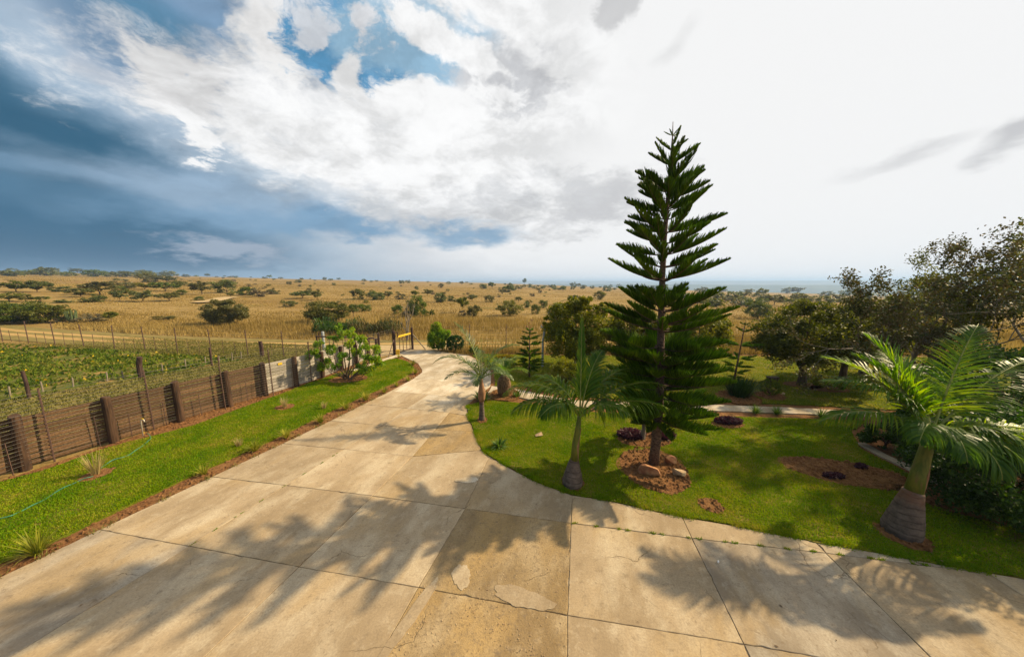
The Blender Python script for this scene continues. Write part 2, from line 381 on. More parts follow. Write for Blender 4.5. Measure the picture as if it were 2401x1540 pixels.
def concrete_mat(name, base, dark, light, ochre=0.3, rough_area=False, wear=0.5):
    m, g = new_mat(name)
    P = g.n('ShaderNodeNewGeometry').outputs['Position']
    rnd = g.n('ShaderNodeObjectInfo').outputs['Random']
    off = g.n('ShaderNodeCombineXYZ', {0: g.m('MULTIPLY', rnd, 9.0), 1: rnd, 2: 0.0}).outputs[0]
    Pr = g.n('ShaderNodeVectorRotate', {'Vector': P, 'Angle': 0.33}, rotation_type='Z_AXIS').outputs[0]
    Ps = g.v('MULTIPLY', Pr, (1.7, 0.75, 1))
    Pq = g.v('ADD', Ps, off)
    n1 = g.noise(Pq, 0.7, 8, 0.62)
    n2 = g.noise(g.v('ADD', Pq, (5, 8, 0)), 1.1, 9, 0.62)
    n3 = g.noise(P, 38, 4, 0.7)
    n4 = g.noise(g.v('ADD', P, (3, 1, 0)), 9, 8, 0.75)
    c = g.mix(g.mr(n1, 0.34, 0.66), dark, base)
    c = g.mix(g.mr(n2, 0.44, 0.66, 0, 0.5), c, light)
    c = g.mix(g.mr(g.noise(g.v('ADD', P, (2, 41, 0)), 4.5, 8, 0.72), 0.52, 0.66, 0, 0.30), c, light)
    c = g.mix(g.mr(g.noise(g.v('ADD', P, (11, 4, 0)), 0.9, 9, 0.66), 0.52, 0.68, 0, 0.45), c, dark)
    c = g.mix(g.mr(g.noise(g.v('ADD', g.v('MULTIPLY', Pr, (3, .6, 1)), (21, 4, 0)), 1.6, 8, 0.7), 0.56, 0.68, 0, 0.2), c, light)
    c = g.mix(g.mr(g.noise(g.v('ADD', Pq, (1, 30, 0)), 0.55, 6, 0.6), 0.46, 0.66, 0, ochre), c, (0.38, 0.25, 0.095))
    c = g.mix(g.mr(n4, 0.52, 0.70, 0, wear), c, (0.15, 0.11, 0.07))
    c = g.mix(g.mr(n3, 0.35, 0.65, 0.0, 0.38), c, (0.17, 0.125, 0.08))
    # hairline cracks
    vor = g.n('ShaderNodeTexVoronoi', {'Vector': g.v('ADD', Pr, g.vs(g.noise(P, 1.6, 5, out=1), 0.5)), 'Scale': 0.62}, feature='DISTANCE_TO_EDGE').outputs[0]
    crack = g.m('MULTIPLY', g.mr(vor, 0.0, 0.006, 1, 0), g.mr(g.noise(P, 0.7, 3), 0.5, 0.6))
    c = g.mix(g.m('MULTIPLY', crack, 0.75), c, (0.10, 0.07, 0.04))
    c = g.n('ShaderNodeHueSaturation', {'Color': c, 'Value': g.mr(rnd, 0, 1, 0.9, 1.08, smooth=False)}).outputs[0]
    h = g.m('ADD', g.m('MULTIPLY', n3, 0.25), n4)
    if rough_area:
        n5 = g.noise(P, 16, 8, 0.8)
        c = g.mix(g.mr(n5, 0.5, 0.72, 0, 0.85), c, (0.13, 0.085, 0.04))
        h = g.m('ADD', h, g.m('MULTIPLY', n5, 1.5))
    # faint curved tyre scuffs and damp stains
    tp = g.v('SUBTRACT', P, (-14.0, 3.0, 0.0)); rad_ = g.v('LENGTH', g.v('MULTIPLY', tp, (1, 1, 0)), out=1)
    rw = g.m('ABSOLUTE', g.m('SUBTRACT', g.m('FRACT', g.m('MULTIPLY', rad_, 0.62)), 0.5))
    c = g.mix(g.m('MULTIPLY', g.mr(rw, 0.0, 0.05, 1, 0), g.mr(g.noise(P, 0.8, 6, .7), 0.52, 0.68, 0, 0.35)), c, (0.14, 0.11, 0.08))
    c = g.mix(g.mr(g.noise(g.v('ADD', P, (31, 14, 0)), 2.6, 5, .55), 0.66, 0.74, 0, 0.45), c, (0.13, 0.095, 0.06))
    finish(g, c, 0.88, bump=g.m('SUBTRACT', h, g.m('MULTIPLY', crack, 2.0)), bstr=0.45 if rough_area else 0.3, bdist=0.03 if rough_area else 0.012, spec=0.15)
concrete_mat('concrete_warm', (0.365, 0.280, 0.175), (0.25, 0.185, 0.11), (0.51, 0.435, 0.31), 0.32, wear=0.65)
concrete_mat('concrete_grey', (0.300, 0.245, 0.175), (0.175, 0.140, 0.10), (0.45, 0.40, 0.31), 0.45, wear=0.8)
concrete_mat('concrete_ochre', (0.335, 0.240, 0.122), (0.20, 0.135, 0.062), (0.46, 0.36, 0.22), 0.7, rough_area=True, wear=0.9)
concrete_mat('concrete_pale', (0.48, 0.40, 0.285), (0.30, 0.235, 0.15), (0.68, 0.62, 0.51), 0.15, wear=0.45)
simple_mat('joint_filler', (0.20, 0.145, 0.085), (0.34, 0.26, 0.16), 25, bstr=0.6)
MATS['joint_filler'] = bpy.data.materials['joint_filler']

LF = dict(
    pine=leaf_mat('pine_needles', [(0.026, 0.060, 0.004), (0.078, 0.150, 0.005), (0.18, 0.28, 0.006)], 0.42, (1.9, 1.9, 0.3), spec=0.12),
    palm=leaf_mat('palm_leaflets', [(0.022, 0.070, 0.006), (0.055, 0.120, 0.007), (0.15, 0.205, 0.006)], 0.50, (2.9, 2.5, 0.2), rough=0.45, spec=0.20),
    palm2=leaf_mat('blue_palm_leaflets', [(0.030, 0.065, 0.018), (0.060, 0.105, 0.026), (0.12, 0.16, 0.035)], 0.35, (1.7, 1.7, 0.5), rough=0.45, spec=0.3),
    olive=leaf_mat('olive_leaves', [(0.030, 0.040, 0.006), (0.080, 0.088, 0.009), (0.17, 0.165, 0.014)], 0.32, (1.6, 1.7, 0.35), rough=0.6, spec=0.15),
    russet=leaf_mat('russet_leaves', [(0.028, 0.040, 0.012), (0.055, 0.070, 0.018), (0.095, 0.060, 0.024), (0.11, 0.125, 0.025)], 0.2, (1.4, 1.5, 0.5), rough=0.6, spec=0.2),
    yellowgreen=leaf_mat('yellow_green_leaves', [(0.045, 0.065, 0.004), (0.105, 0.125, 0.005), (0.24, 0.235, 0.010)], 0.38, (1.8, 1.6, 0.3)),
    bright=leaf_mat('bright_leaves', [(0.05, 0.13, 0.006), (0.12, 0.22, 0.010), (0.32, 0.36, 0.015)], 0.45, (1.8, 1.7, 0.4)),
    dark=leaf_mat('dark_hedge_leaves', [(0.012, 0.034, 0.006), (0.025, 0.062, 0.008), (0.055, 0.105, 0.012)], 0.25),
    hedge=leaf_mat('hedge_leaves', [(0.04, 0.075, 0.005), (0.10, 0.14, 0.007), (0.26, 0.25, 0.010)], 0.3),
    bush=leaf_mat('savanna_leaves', [(0.045, 0.066, 0.008), (0.090, 0.115, 0.012), (0.16, 0.17, 0.02)], 0.32, objvar=0.55),
    bushg=leaf_mat('grey_thorn_leaves', [(0.075, 0.065, 0.035), (0.115, 0.10, 0.05), (0.15, 0.14, 0.06)], 0.25, objvar=0.5),
    rbush=leaf_mat('shade_bush_leaves', [(0.010, 0.028, 0.004), (0.025, 0.062, 0.005), (0.075, 0.125, 0.008)], 0.30, (1.6, 1.8, 0.4), spec=0.3),  # leaf tones darkened to stand in for the shade over the corner thicket
    purple=leaf_mat('purple_leaves', [(0.030, 0.010, 0.018), (0.065, 0.022, 0.032), (0.11, 0.048, 0.055)], 0.25, (1.3, 1.0, 1.1)),
    yellow=leaf_mat('yellow_leaves', [(0.392, 0.261, 0.009), (0.522, 0.365, 0.013)], 0.3, (1.1, 1.0, 0.6)),
    tuft=leaf_mat('variegated_blades', [(0.087, 0.122, 0.010), (0.226, 0.235, 0.017), (0.418, 0.365, 0.052)], 0.35, (1.2, 1.1, 0.6)),
    lily=leaf_mat('lily_blades', [(0.03, 0.08, 0.012), (0.07, 0.14, 0.02), (0.16, 0.24, 0.05)], 0.35),
    wisp=leaf_mat('dry_wisps', [(0.313, 0.244, 0.096), (0.435, 0.348, 0.157)], 0.35, (1.1, 1.0, 0.7)),
)
BARK = simple_mat('bark', (0.055, 0.036, 0.022), (0.15, 0.10, 0.06), 9, stretch=(1, 1, 0.35), bstr=0.9, bdist=0.03)
BARKG = simple_mat('grey_bark', (0.13, 0.105, 0.075), (0.26, 0.22, 0.16), 9, stretch=(1, 1, 0.35), bstr=0.7, bdist=0.02)
PINEBARK = simple_mat('pine_bark', (0.05, 0.030, 0.020), (0.17, 0.105, 0.07), 18, stretch=(1, 1, 1.6), bstr=1.0, bdist=0.03)
WOODB = simple_mat('brown_boards', (0.065, 0.035, 0.016), (0.135, 0.077, 0.037), 5, stretch=(6, 0.5, 6), bstr=0.8, objvar=0.38)
WOODW = simple_mat('weathered_boards', (0.235, 0.200, 0.157), (0.383, 0.348, 0.296), 5, stretch=(6, 0.5, 6), bstr=0.8, objvar=0.25)
POSTM = simple_mat('round_post', (0.024, 0.013, 0.008), (0.075, 0.040, 0.021), 8, stretch=(2, 2, 0.3), bstr=0.5)
STEEL = simple_mat('rusty_steel', (0.05, 0.028, 0.022), (0.12, 0.07, 0.05), 30, rough=0.7, bstr=0.2)
WIRE = simple_mat('fence_wire', (0.14, 0.12, 0.10), (0.24, 0.21, 0.17), 40, rough=0.5, spec=0.5, metal=0.4, bstr=0.0)
DARKP = simple_mat('tarred_pole', (0.025, 0.014, 0.012), (0.07, 0.04, 0.03), 10, stretch=(2, 2, 0.3), bstr=0.4)
GREYP = simple_mat('grey_pole', (0.22, 0.24, 0.24), (0.36, 0.38, 0.37), 10, stretch=(2, 2, 0.3), bstr=0.3)
YEL = simple_mat('yellow_paint', (0.522, 0.313, 0.017), (0.679, 0.435, 0.026), 12, rough=0.5, bstr=0.1)
HOSE = simple_mat('green_hose', (0.015, 0.14, 0.09), (0.03, 0.22, 0.14), 12, rough=0.4, bstr=0.0, spec=0.5)
ROCK = simple_mat('sandstone', (0.261, 0.165, 0.087), (0.452, 0.331, 0.191), 5, bstr=0.8, bdist=0.03)
ROCKR = simple_mat('red_sandstone', (0.20, 0.065, 0.030), (0.40, 0.22, 0.10), 4, bstr=0.8, bdist=0.03)
SHAFT, g = new_mat('crownshaft')
_p = g.n('ShaderNodeTexCoord').outputs['Object']; _n = g.noise(g.v('MULTIPLY', _p, (3, 3, .5)), 5, 7, 0.65); _z = g.n('ShaderNodeSeparateXYZ', {0: _p}).outputs[2]
_c = g.mix(g.mr(_n, 0.35, 0.65), (0.075, 0.105, 0.010), (0.16, 0.15, 0.02))
_c = g.mix(g.m('MULTIPLY', g.mr(g.noise(g.v('MULTIPLY', _p, (2, 2, .6)), 4, 6, .7), 0.54, 0.66), 0.85), _c, (0.16, 0.085, 0.04))
finish(g, _c, 0.55, bump=_n, bstr=0.4, bdist=0.01, spec=0.3)
SHEATH = simple_mat('dry_sheath', (0.20, 0.10, 0.05), (0.34, 0.19, 0.10), 8, stretch=(2, 2, 0.5), bstr=0.5)
PALMT, g = new_mat('palm_trunk')
_p = g.n('ShaderNodeTexCoord').outputs['Object']; _n = g.noise(_p, 7, 7, 0.65); _z = g.n('ShaderNodeSeparateXYZ', {0: _p}).outputs[2]
_w = g.m('ADD', g.m('MULTIPLY', _z, 62.0), g.m('MULTIPLY', g.noise(_p, 2.2, 4), 9.0))
_r = g.mr(g.m('SINE', _w), 0.55, 0.98)
_c = g.mix(g.mr(_n, 0.3, 0.7), (0.075, 0.055, 0.042), (0.155, 0.115, 0.09))
_c = g.mix(g.m('MULTIPLY', _r, g.mr(g.noise(_p, 6, 3), .35, .65, .1, .55)), _c, (0.030, 0.020, 0.015))
_c = g.mix(g.m('MULTIPLY', g.mr(_z, 0.5, 0.85), g.mr(g.noise(_p, 5, 4), .35, .6)), _c, (0.17, 0.085, 0.05))
finish(g, _c, 0.85, bump=g.m('SUBTRACT', _n, g.m('MULTIPLY', _r, 0.4)), bstr=0.6, bdist=0.015, spec=0.15)
FIBRE = simple_mat('palm_fibre', (0.08, 0.045, 0.025), (0.20, 0.12, 0.06), 10, stretch=(3, 3, 0.6), bstr=1.0, bdist=0.05)
RACHIS = simple_mat('leaf_stalk', (0.10, 0.14, 0.02), (0.26, 0.26, 0.05), 8, rough=0.5, bstr=0.1)
PVC = simple_mat('pale_pipe', (0.45, 0.40, 0.30), (0.60, 0.55, 0.45), 12, rough=0.5, bstr=0.1)
PORC = simple_mat('white_porcelain', (0.62, 0.62, 0.60), (0.75, 0.75, 0.72), 12, rough=0.3, bstr=0.0, spec=0.5)
CACT = simple_mat('cactus_skin', (0.05, 0.075, 0.03), (0.10, 0.13, 0.05), 6, bstr=0.3)

# ------------------------------------------------------------------ terrain
R = random.Random(5); NR = np.random.default_rng(7)
def terrain():
    rs = np.concatenate([[0.0], np.geomspace(1.0, 5850, 165)])
    th = np.linspace(0, 2 * math.pi, 241)[:-1]
    V = [(0, 0, GB)]; F = []
    for r in rs[1:]:
        x = r * np.cos(th); y = r * np.sin(th); z = hz(x, y) + GB
        V.extend(zip(x.tolist(), y.tolist(), z.tolist()))
    n = len(th)
    for k in range(n): F.append((0, 1 + k, 1 + (k + 1) % n))
    for i in range(len(rs) - 2):
        a = 1 + i * n; b = a + n
        for k in range(n):
            k2 = (k + 1) % n
            F.append((a + k, b + k, b + k2, a + k2))
    fin(mk('savanna_ground', V, F, MATS['savanna_ground'], smooth=True), kind='structure')
terrain()

def hills(name, r0, depth, top, az0, az1, seed, mat):
    rr = random.Random(seed); n = 150
    ph = [rr.uniform(0, 6.28) for _ in range(6)]
    V = []; F = []
    prof = [0, .35, .8, 1.0, .85, .4, 0]
    for i in range(n + 1):
        a = math.radians(az0 + (az1 - az0) * i / n)
        f = 1 + 0.10 * math.sin(a * 7 + ph[0]) + 0.06 * math.sin(a * 19 + ph[1]) + 0.03 * math.sin(a * 61 + ph[2])
        ed = min(1, i / 12, (n - i) / 12)
        for j, q in enumerate(prof):
            r = r0 + depth * j / (len(prof) - 1)
            V.append((r * math.sin(a), r * math.cos(a), -47 + (top * f + 47) * q * (0.3 + 0.7 * ed)))
    m = len(prof)
    for i in range(n):
        for j in range(m - 1):
            F.append((i * m + j, i * m + j + 1, (i + 1) * m + j + 1, (i + 1) * m + j))
    fin(mk(name, V, F, mat, smooth=True), kind='structure')
HM = simple_mat('far_hill', (0.045, 0.055, 0.035), (0.16, 0.13, 0.07), 0.006, rough=1.0, bstr=0.0)
HM2 = simple_mat('far_woods', (0.03, 0.045, 0.025), (0.07, 0.08, 0.04), 0.01, rough=1.0, bstr=0.0)
hills('distant_hills', 4200, 1600, 26.0, -14, 75, 3, HM)
hills('distant_woods', 2300, 900, -11.0, -4, 75, 9, HM2)

def sheet(name, pts, z, mat, skirt=0.05, kind='structure', parent=None, sub=None):
    """flat polygon with a small skirt; concave outlines are triangulated"""
    bm = bmesh.new()
    vs = [bm.verts.new((x, y, z)) for x, y in pts]
    f = bm.faces.new(vs)
    if f.normal.z < 0: f.normal_flip()
    bm.normal_update()
    if f.normal.z < 0: f.normal_flip()
    n = len(vs); lo = [bm.verts.new((x, y, z - skirt)) for x, y in pts]
    for i in range(n):
        j = (i + 1) % n; bm.faces.new((vs[i], vs[j], lo[j], lo[i]))
    bmesh.ops.recalc_face_normals(bm, faces=bm.faces)
    bmesh.ops.triangulate(bm, faces=[q for q in bm.faces if len(q.verts) > 4])
    me = bpy.data.meshes.new(name); bm.to_mesh(me); bm.free()
    # top must look up
    me.materials.append(mat); o = bpy.data.objects.new(name, me); COL.objects.link(o)
    if parent: o.parent = parent
    if kind: o['kind'] = kind
    return o
def wob(pts, amp, step, seed):
    """add fine irregularity to an outline"""
    rr = random.Random(seed); out = []
    n = len(pts)
    for i in range(n):
        a = Vector(pts[i]); b = Vector(pts[(i + 1) % n]); L = (b - a).length; k = max(1, int(L / step))
        for j in range(k):
            p = a + (b - a) * j / k
            out.append((p.x + rr.uniform(-amp, amp), p.y + rr.uniform(-amp, amp)))
    return out
def PX(lst): return [G(*q) for q in lst]
def inpoly(x, y, poly):
    P = np.asarray(poly); x = np.asarray(x); y = np.asarray(y); c = np.zeros(x.shape, bool); n = len(P); j = n - 1
    for i in range(n):
        xi, yi = P[i]; xj, yj = P[j]
        with np.errstate(divide='ignore', invalid='ignore'):
            t = ((yi > y) != (yj > y)) & (x < (xj - xi) * (y - yi) / (yj - yi) + xi)
        c ^= t; j = i
    return c
def disc(cx, cy, rx, ry, rot, n, seed, amp=0.08):
    rr = random.Random(seed); ph = [rr.uniform(0, 6.28) for _ in range(4)]
    out = []
    for i in range(n):
        a = 2 * math.pi * i / n
        k = 1 + amp * (math.sin(2 * a + ph[0]) + 0.7 * math.sin(3 * a + ph[1]) + 0.5 * math.sin(7 * a + ph[2]) + 0.4 * math.sin(13 * a + ph[3]))
        x = math.cos(a) * rx * k; y = math.sin(a) * ry * k
        out.append((cx + x * math.cos(rot) - y * math.sin(rot), cy + x * math.sin(rot) + y * math.cos(rot)))
    return out

# ---- driveway: edge points and joints are a survey of the ground plane
L = [(-9.1, .6), (-7.6, 5.22), (-7.03, 6.82), (-6.48, 8.36), (-5.97, 9.84), (-5.56, 11.24), (-5.1, 12.68)]
A = [(-6.95, .6), (-5.57, 4.85), (-5.07, 6.5), (-4.58, 8.05), (-4.12, 9.5), (-3.80, 10.87), (-3.4, 12.3)]
Bq = [(-4.45, .6), (-3.41, 4.45), (-2.98, 6.15), (-2.6, 7.69), (-2.38, 9.14), (-2.2, 10.49), (-1.95, 11.9)]
Cq = [(-2.25, .6), (-1.4, 4.11), (-0.94, 5.77), (-0.61, 7.6)]
Dq = [(.2, .6), (.76, 3.71), (1.12, 5.38), (1.29, 6.16)]
Eq = [(2.4, .6), (2.92, 3.36), (3.2, 5.02), (3.3, 5.53)]
Fq = [(4.7, .6), (5.06, 3.0), (5.28, 4.71), (5.32, 4.93)]
Gq = [(6.9, .6), (7.3, 2.7), (7.46, 4.34)]
SLABS = []
for i in range(5):
    SLABS.append(([L[i], A[i], A[i + 1], L[i + 1]], 'concrete_grey' if i == 0 else 'concrete_warm'))
    SLABS.append(([A[i], Bq[i], Bq[i + 1], A[i + 1]], 'concrete_warm'))
SLABS += [
    ([L[5], A[5], A[6], L[6]], 'concrete_warm'), ([A[5], Bq[5], Bq[6], A[6]], 'concrete_pale'),
    ([Bq[0], Cq[0], Cq[1], Bq[1]], 'concrete_warm'), ([Bq[1], Cq[1], Cq[2], Bq[2]], 'concrete_warm'),
    ([Bq[2], Cq[2], Cq[3], (-.83, 8.0), Bq[3]], 'concrete_warm'),
    ([Bq[3], (-.83, 8.0), (-1.18, 9.12), Bq[4]], 'concrete_ochre'), ([Bq[4], (-1.18, 9.12), (-1.5, 10.21), Bq[5]], 'concrete_ochre'),
    ([Bq[5], (-1.5, 10.21), (-1.67, 11.15), (-1.55, 11.75), Bq[6]], 'concrete_warm'),
    ([Cq[0], Dq[0], Dq[1], Cq[1]], 'concrete_ochre'), ([Cq[1], Dq[1], Dq[2], Cq[2]], 'concrete_ochre'),
    ([Cq[2], Dq[2], Dq[3], (.58, 6.61), (-.01, 7.11), (-.45, 7.55), Cq[3]], 'concrete_warm'),
    ([Dq[0], Eq[0], Eq[1], Dq[1]], 'concrete_warm'), ([Dq[1], Eq[1], Eq[2], Dq[2]], 'concrete_warm'),
    ([Dq[2], Eq[2], Eq[3], (2.58, 5.78), (1.96, 6.01), Dq[3]], 'concrete_warm'),
    ([Eq[0], Fq[0], Fq[1], Eq[1]], 'concrete_grey'), ([Eq[1], Fq[1], Fq[2], Eq[2]], 'concrete_grey'),
    ([Eq[2], Fq[2], Fq[3], (4.01, 5.35), Eq[3]], 'concrete_warm'),
    ([Fq[0], Gq[0], Gq[1], Fq[1]], 'concrete_warm'), ([Fq[1], Gq[1], Gq[2], Fq[2]], 'concrete_warm'),
    ([Fq[2], Gq[2], (6.86, 4.50), (5.84, 4.80), Fq[3]], 'concrete_grey'),
    ([Gq[0], (10.5, .6), (10.5, 3.6), (8.5, 4.1), Gq[2], Gq[1]], 'concrete_grey'),
    ([L[6], A[6], Bq[6], (-1.45, 12.0), (-.95, 13.3), (-.98, 14.25), (-4.68, 14.35)], 'concrete_pale'),
    ([(-4.68, 14.35), (-.98, 14.25), (-1.1, 15.69), (-1.71, 17.43), (-5.3, 17.3), (-4.66, 15.9), (-4.56, 15.46)], 'concrete_pale'),
    ([(-5.3, 17.3), (-1.71, 17.43), (-2.7, 19.23), (-5.13, 20.47), (-6.76, 21.01), (-7.4, 19.9), (-6.74, 19.0)], 'concrete_pale'),
]
DRIVE = [L[0]] + L[1:] + [(-4.68, 14.35), (-4.56, 15.46), (-4.66, 15.9), (-5.3, 17.3), (-6.74, 19.0), (-7.4, 19.9), (-6.76, 21.01), (-5.13, 20.47), (-2.7, 19.23), (-1.71, 17.43), (-1.1, 15.69), (-.98, 14.25), (-.95, 13.3), (-1.45, 12.0), (-1.67, 11.15), (-1.5, 10.21), (-1.18, 9.12), (-.83, 8.0), (-.45, 7.55), (-.01, 7.11), (.58, 6.61), (1.29, 6.16), (1.96, 6.01), (2.58, 5.78), (3.3, 5.53), (4.01, 5.35), (5.32, 4.93), (5.84, 4.8), (6.86, 4.5), (7.46, 4.34), (8.5, 4.1), (10.5, 3.6), (10.5, .6)]
drive = sheet('driveway', DRIVE, -0.016, MATS['joint_filler'], 0.06)
def slab(pts, mat, seed):
    rr = random.Random(seed)
    P = [Vector((x, y)) for x, y in pts]
    c = sum(P, Vector((0, 0))) / len(P)
    area = sum(P[i].x * P[(i + 1) % len(P)].y - P[(i + 1) % len(P)].x * P[i].y for i in range(len(P)))
    if area < 0: P.reverse()
    n = len(P); ins = 0.004
    off = []
    for i in range(n):
        a, b, d = P[i - 1], P[i], P[(i + 1) % n]
        e1 = (b - a).normalized(); e2 = (d - b).normalized()
        n1 = Vector((-e1.y, e1.x)); n2 = Vector((-e2.y, e2.x)); q = n1 + n2
        q = q / max(0.4, q.length_squared) * 2 if q.length > 1e-4 else n1
        off.append(b + q * ins)
    # densify with a slightly uneven, crumbled edge
    E = []
    for i in range(n):
        a, b = off[i], off[(i + 1) % n]; Lq = (b - a).length; k = max(1, int(Lq / 0.10))
        nn = (b - a).normalized(); nn = Vector((-nn.y, nn.x))
        for j in range(k):
            w = rr.gauss(0, 0.002) + (rr.random() < 0.05) * rr.uniform(0.005, 0.025)
            E.append(a + (b - a) * j / k + nn * w)
    dz = rr.uniform(-0.003, 0.003)
    bm = bmesh.new()
    top = []; mid = []; low = []
    m = len(E)
    for i, p in enumerate(E):
        a = E[i - 1]; b = E[(i + 1) % m]; t = (b - a).normalized(); nn = Vector((-t.y, t.x))
        q = p + nn * 0.006
        top.append(bm.verts.new((q.x, q.y, dz))); mid.append(bm.verts.new((p.x, p.y, dz - 0.005))); low.append(bm.verts.new((p.x, p.y, -0.045)))
    bm.faces.new(top)
    for i in range(m):
        j = (i + 1) % m
        bm.faces.new((top[j], top[i], mid[i], mid[j])); bm.faces.new((mid[j], mid[i], low[i], low[j]))
    bmesh.ops.triangulate(bm, faces=[f for f in bm.faces if len(f.verts) > 4])
    me = bpy.data.meshes.new('concrete_slab'); bm.to_mesh(me); bm.free(); me.materials.append(MATS[mat])
    o = bpy.data.objects.new('concrete_slab', me); COL.objects.link(o); o.parent = drive
    return o
for i, (p, m) in enumerate(SLABS): slab(p, m, 100 + i)
# smooth repair patches left on the worn slabs
for i, (px, py, rx, ry, rot, mt) in enumerate([(1082, 1350, .135, .21, .1, 'concrete_warm'), (1225, 1400, .42, .15, -.25, 'concrete_warm'), (960, 1450, .09, .62, -.42, 'concrete_warm'), (1095, 1125, .26, .11, 0, 'concrete_pale'), ]):
    x, y = G(px, py)
    pts = wob(disc(x, y, rx, ry, rot, 48, 40 + i, 0.10), .004, .05, i)
    sheet('repair_patch', pts, 0.006, MATS[mt], 0.02, kind=None, parent=drive)
# loose grit on the worn concrete
def stones(name, n, poly, smin, smax, mat, seed, z=0.0, dens=None, parent=None):
    r = np.random.default_rng(seed); P = np.asarray(poly); lo, hi = P.min(0), P.max(0)
    pts = r.uniform(lo, hi, (n * 8, 2)); pts = pts[inpoly(pts[:, 0], pts[:, 1], poly)]
    f_ = np.sin(pts[:, 0] * 5 + 2 * np.sin(pts[:, 1] * 4)) * np.sin(pts[:, 1] * 6 + np.sin(pts[:, 0] * 7)); pts = pts[r.random(len(pts)) < .12 + .6 * np.clip(f_, 0, 1)][:n]
    mb = MB()
    for x, y in pts:
        s = smin + (smax - smin) * r.random() ** 3
        q = r.uniform(.6, 1.1, 6) * s; a = r.uniform(0, 3)
        V = [(x + math.cos(a + k * 1.57) * q[k], y + math.sin(a + k * 1.57) * q[k], z + q[k] * .2) for k in range(4)] + [(x, y, z + q[4]), (x, y, z - 0.01)]
        mb.add(V, [(0, 1, 4), (1, 2, 4), (2, 3, 4), (3, 0, 4), (1, 0, 5), (2, 1, 5), (3, 2, 5), (0, 3, 5)])
    return fin(mb.build(name, mat), kind='stuff')
stones('loose_grit', 3500, [Cq[0], Dq[0], Dq[2], Cq[2]], .003, .013, ROCK, 5, 0.0)
stones('loose_grit', 500, [Bq[3], (-.9, 8.0), (-1.5, 10.2), Bq[5]], .004, .014, ROCK, 6, 0.0)

# ---- lawns, soil strips, path
LAWN_L = PX([(0, 1319), (151, 1257), (283, 1194), (472, 1105), (623, 1039), (764, 970), (828, 940), (916, 902), (964, 875), (971, 862), (955, 848), (932, 841), (905, 843), (866, 856), (838, 862), (800, 873), (750, 890), (714, 902), (657, 925), (600, 945), (530, 970), (457, 997), (370, 1020), (300, 1037), (228, 1058), (114, 1100), (0, 1132)])
LAWN_L = [(-8.25, 3.2)] + LAWN_L + [(-12.25, 5.2), (-12.3, 2.2), (-8.6, 2.0)]
GARD_L = [L[0]] + L[1:] + [(-4.7, 14.3), (-4.56, 15.46), (-4.66, 15.9), (-5.3, 17.3), (-6.8, 19.0), (-8.2, 17.6), (-9.5, 15.9), (-10.15, 13.4), (-12.9, 2.0), (-12.9, .6)]
sheet('soil_bed', wob(GARD_L, .01, .4, 3), -0.02, MATS['soil'], .05)
sheet('lawn', wob(LAWN_L, .025, .15, 4), 0.015, MATS['lawn_ground'], .04)
GARD_R = [(-1.67, 11.15), (-1.5, 10.21), (-1.18, 9.12), (-.83, 8.0), (-.45, 7.55), (-.01, 7.11), (.58, 6.61), (1.29, 6.16), (1.96, 6.01), (2.58, 5.78), (3.3, 5.53), (4.01, 5.35), (5.32, 4.93), (5.84, 4.8), (6.86, 4.5), (7.46, 4.34), (8.5, 4.1), (10.5, 3.6), (22, 2), (30, 8), (30, 19), (12, 19.5), (3, 19.6), (-2.2, 20.0), (-2.7, 19.23), (-1.71, 17.43), (-1.1, 15.69), (-.95, 13.3), (-1.45, 12.0)]
sheet('soil_bed', wob(GARD_R, .01, .4, 5), -0.02, MATS['soil'], .05)
near_edge0 = [(-1.60, 11.15), (-1.43, 10.21), (-1.10, 9.12), (-.76, 8.02), (-.40, 7.60), (.04, 7.17), (.62, 6.67), (1.31, 6.22), (1.98, 6.06), (2.6, 5.84), (3.32, 5.59), (4.03, 5.41), (5.34, 4.99), (5.86, 4.86), (6.88, 4.56), (7.48, 4.40), (8.5, 4.16), (9.5, 3.9), (11.5, 4.4)]
near_edge = [(a - .045, b - .045) for a, b in near_edge0]
far_edge = PX([(2300, 1215), (2180, 1148), (2125, 1108), (2070, 1080), (2017, 1052), (1995, 1010), (2035, 987), (1847, 981), (1698, 977), (1560, 972), (1420, 968), (1340, 964), (1267, 950), (1200, 944), (1140, 938)])
LAWN_R = near_edge + far_edge
sheet('lawn', wob(LAWN_R, .03, .10, 6), 0.015, MATS['lawn_ground'], .04)
path_near = PX([(1145, 921), (1200, 928), (1273, 943), (1346, 954), (1440, 958), (1560, 961), (1700, 964), (1915, 972.5), (2042, 977), (2140, 984)])
path_far = PX([(2180, 976), (2042, 967), (1898, 958.5), (1701, 950), (1560, 946), (1440, 943), (1346, 939), (1273, 927), (1222, 914), (1152, 906)])
sheet('garden_path', wob(path_near + path_far, .02, .3, 7), 0.02, MATS['concrete_pale'], .06)
sheet('garden_path', wob(PX([(2012, 1040), (2062, 1068), (2122, 1098), (2168, 1122), (2260, 1175), (2290, 1168), (2195, 1122), (2140, 1094), (2082, 1068), (2028, 1038)]), .02, .3, 8), 0.02, MATS['concrete_pale'], .06)
LAWN_F = PX([(1230, 905), (1273, 918), (1346, 930), (1440, 935), (1560, 938), (1700, 942), (1900, 950), (2070, 960), (2200, 968), (2500, 968)]) + [(30, 10.5), (30, 18.6), (12, 19.1), (3, 19.2), (-2.1, 19.6), (-2.5, 19.2), (-1.5, 17.4), (-.9, 15.69), (-.75, 13.3)]
sheet('far_lawn', wob(LAWN_F, .03, .3, 9), 0.015, MATS['lawn_ground'], .04)
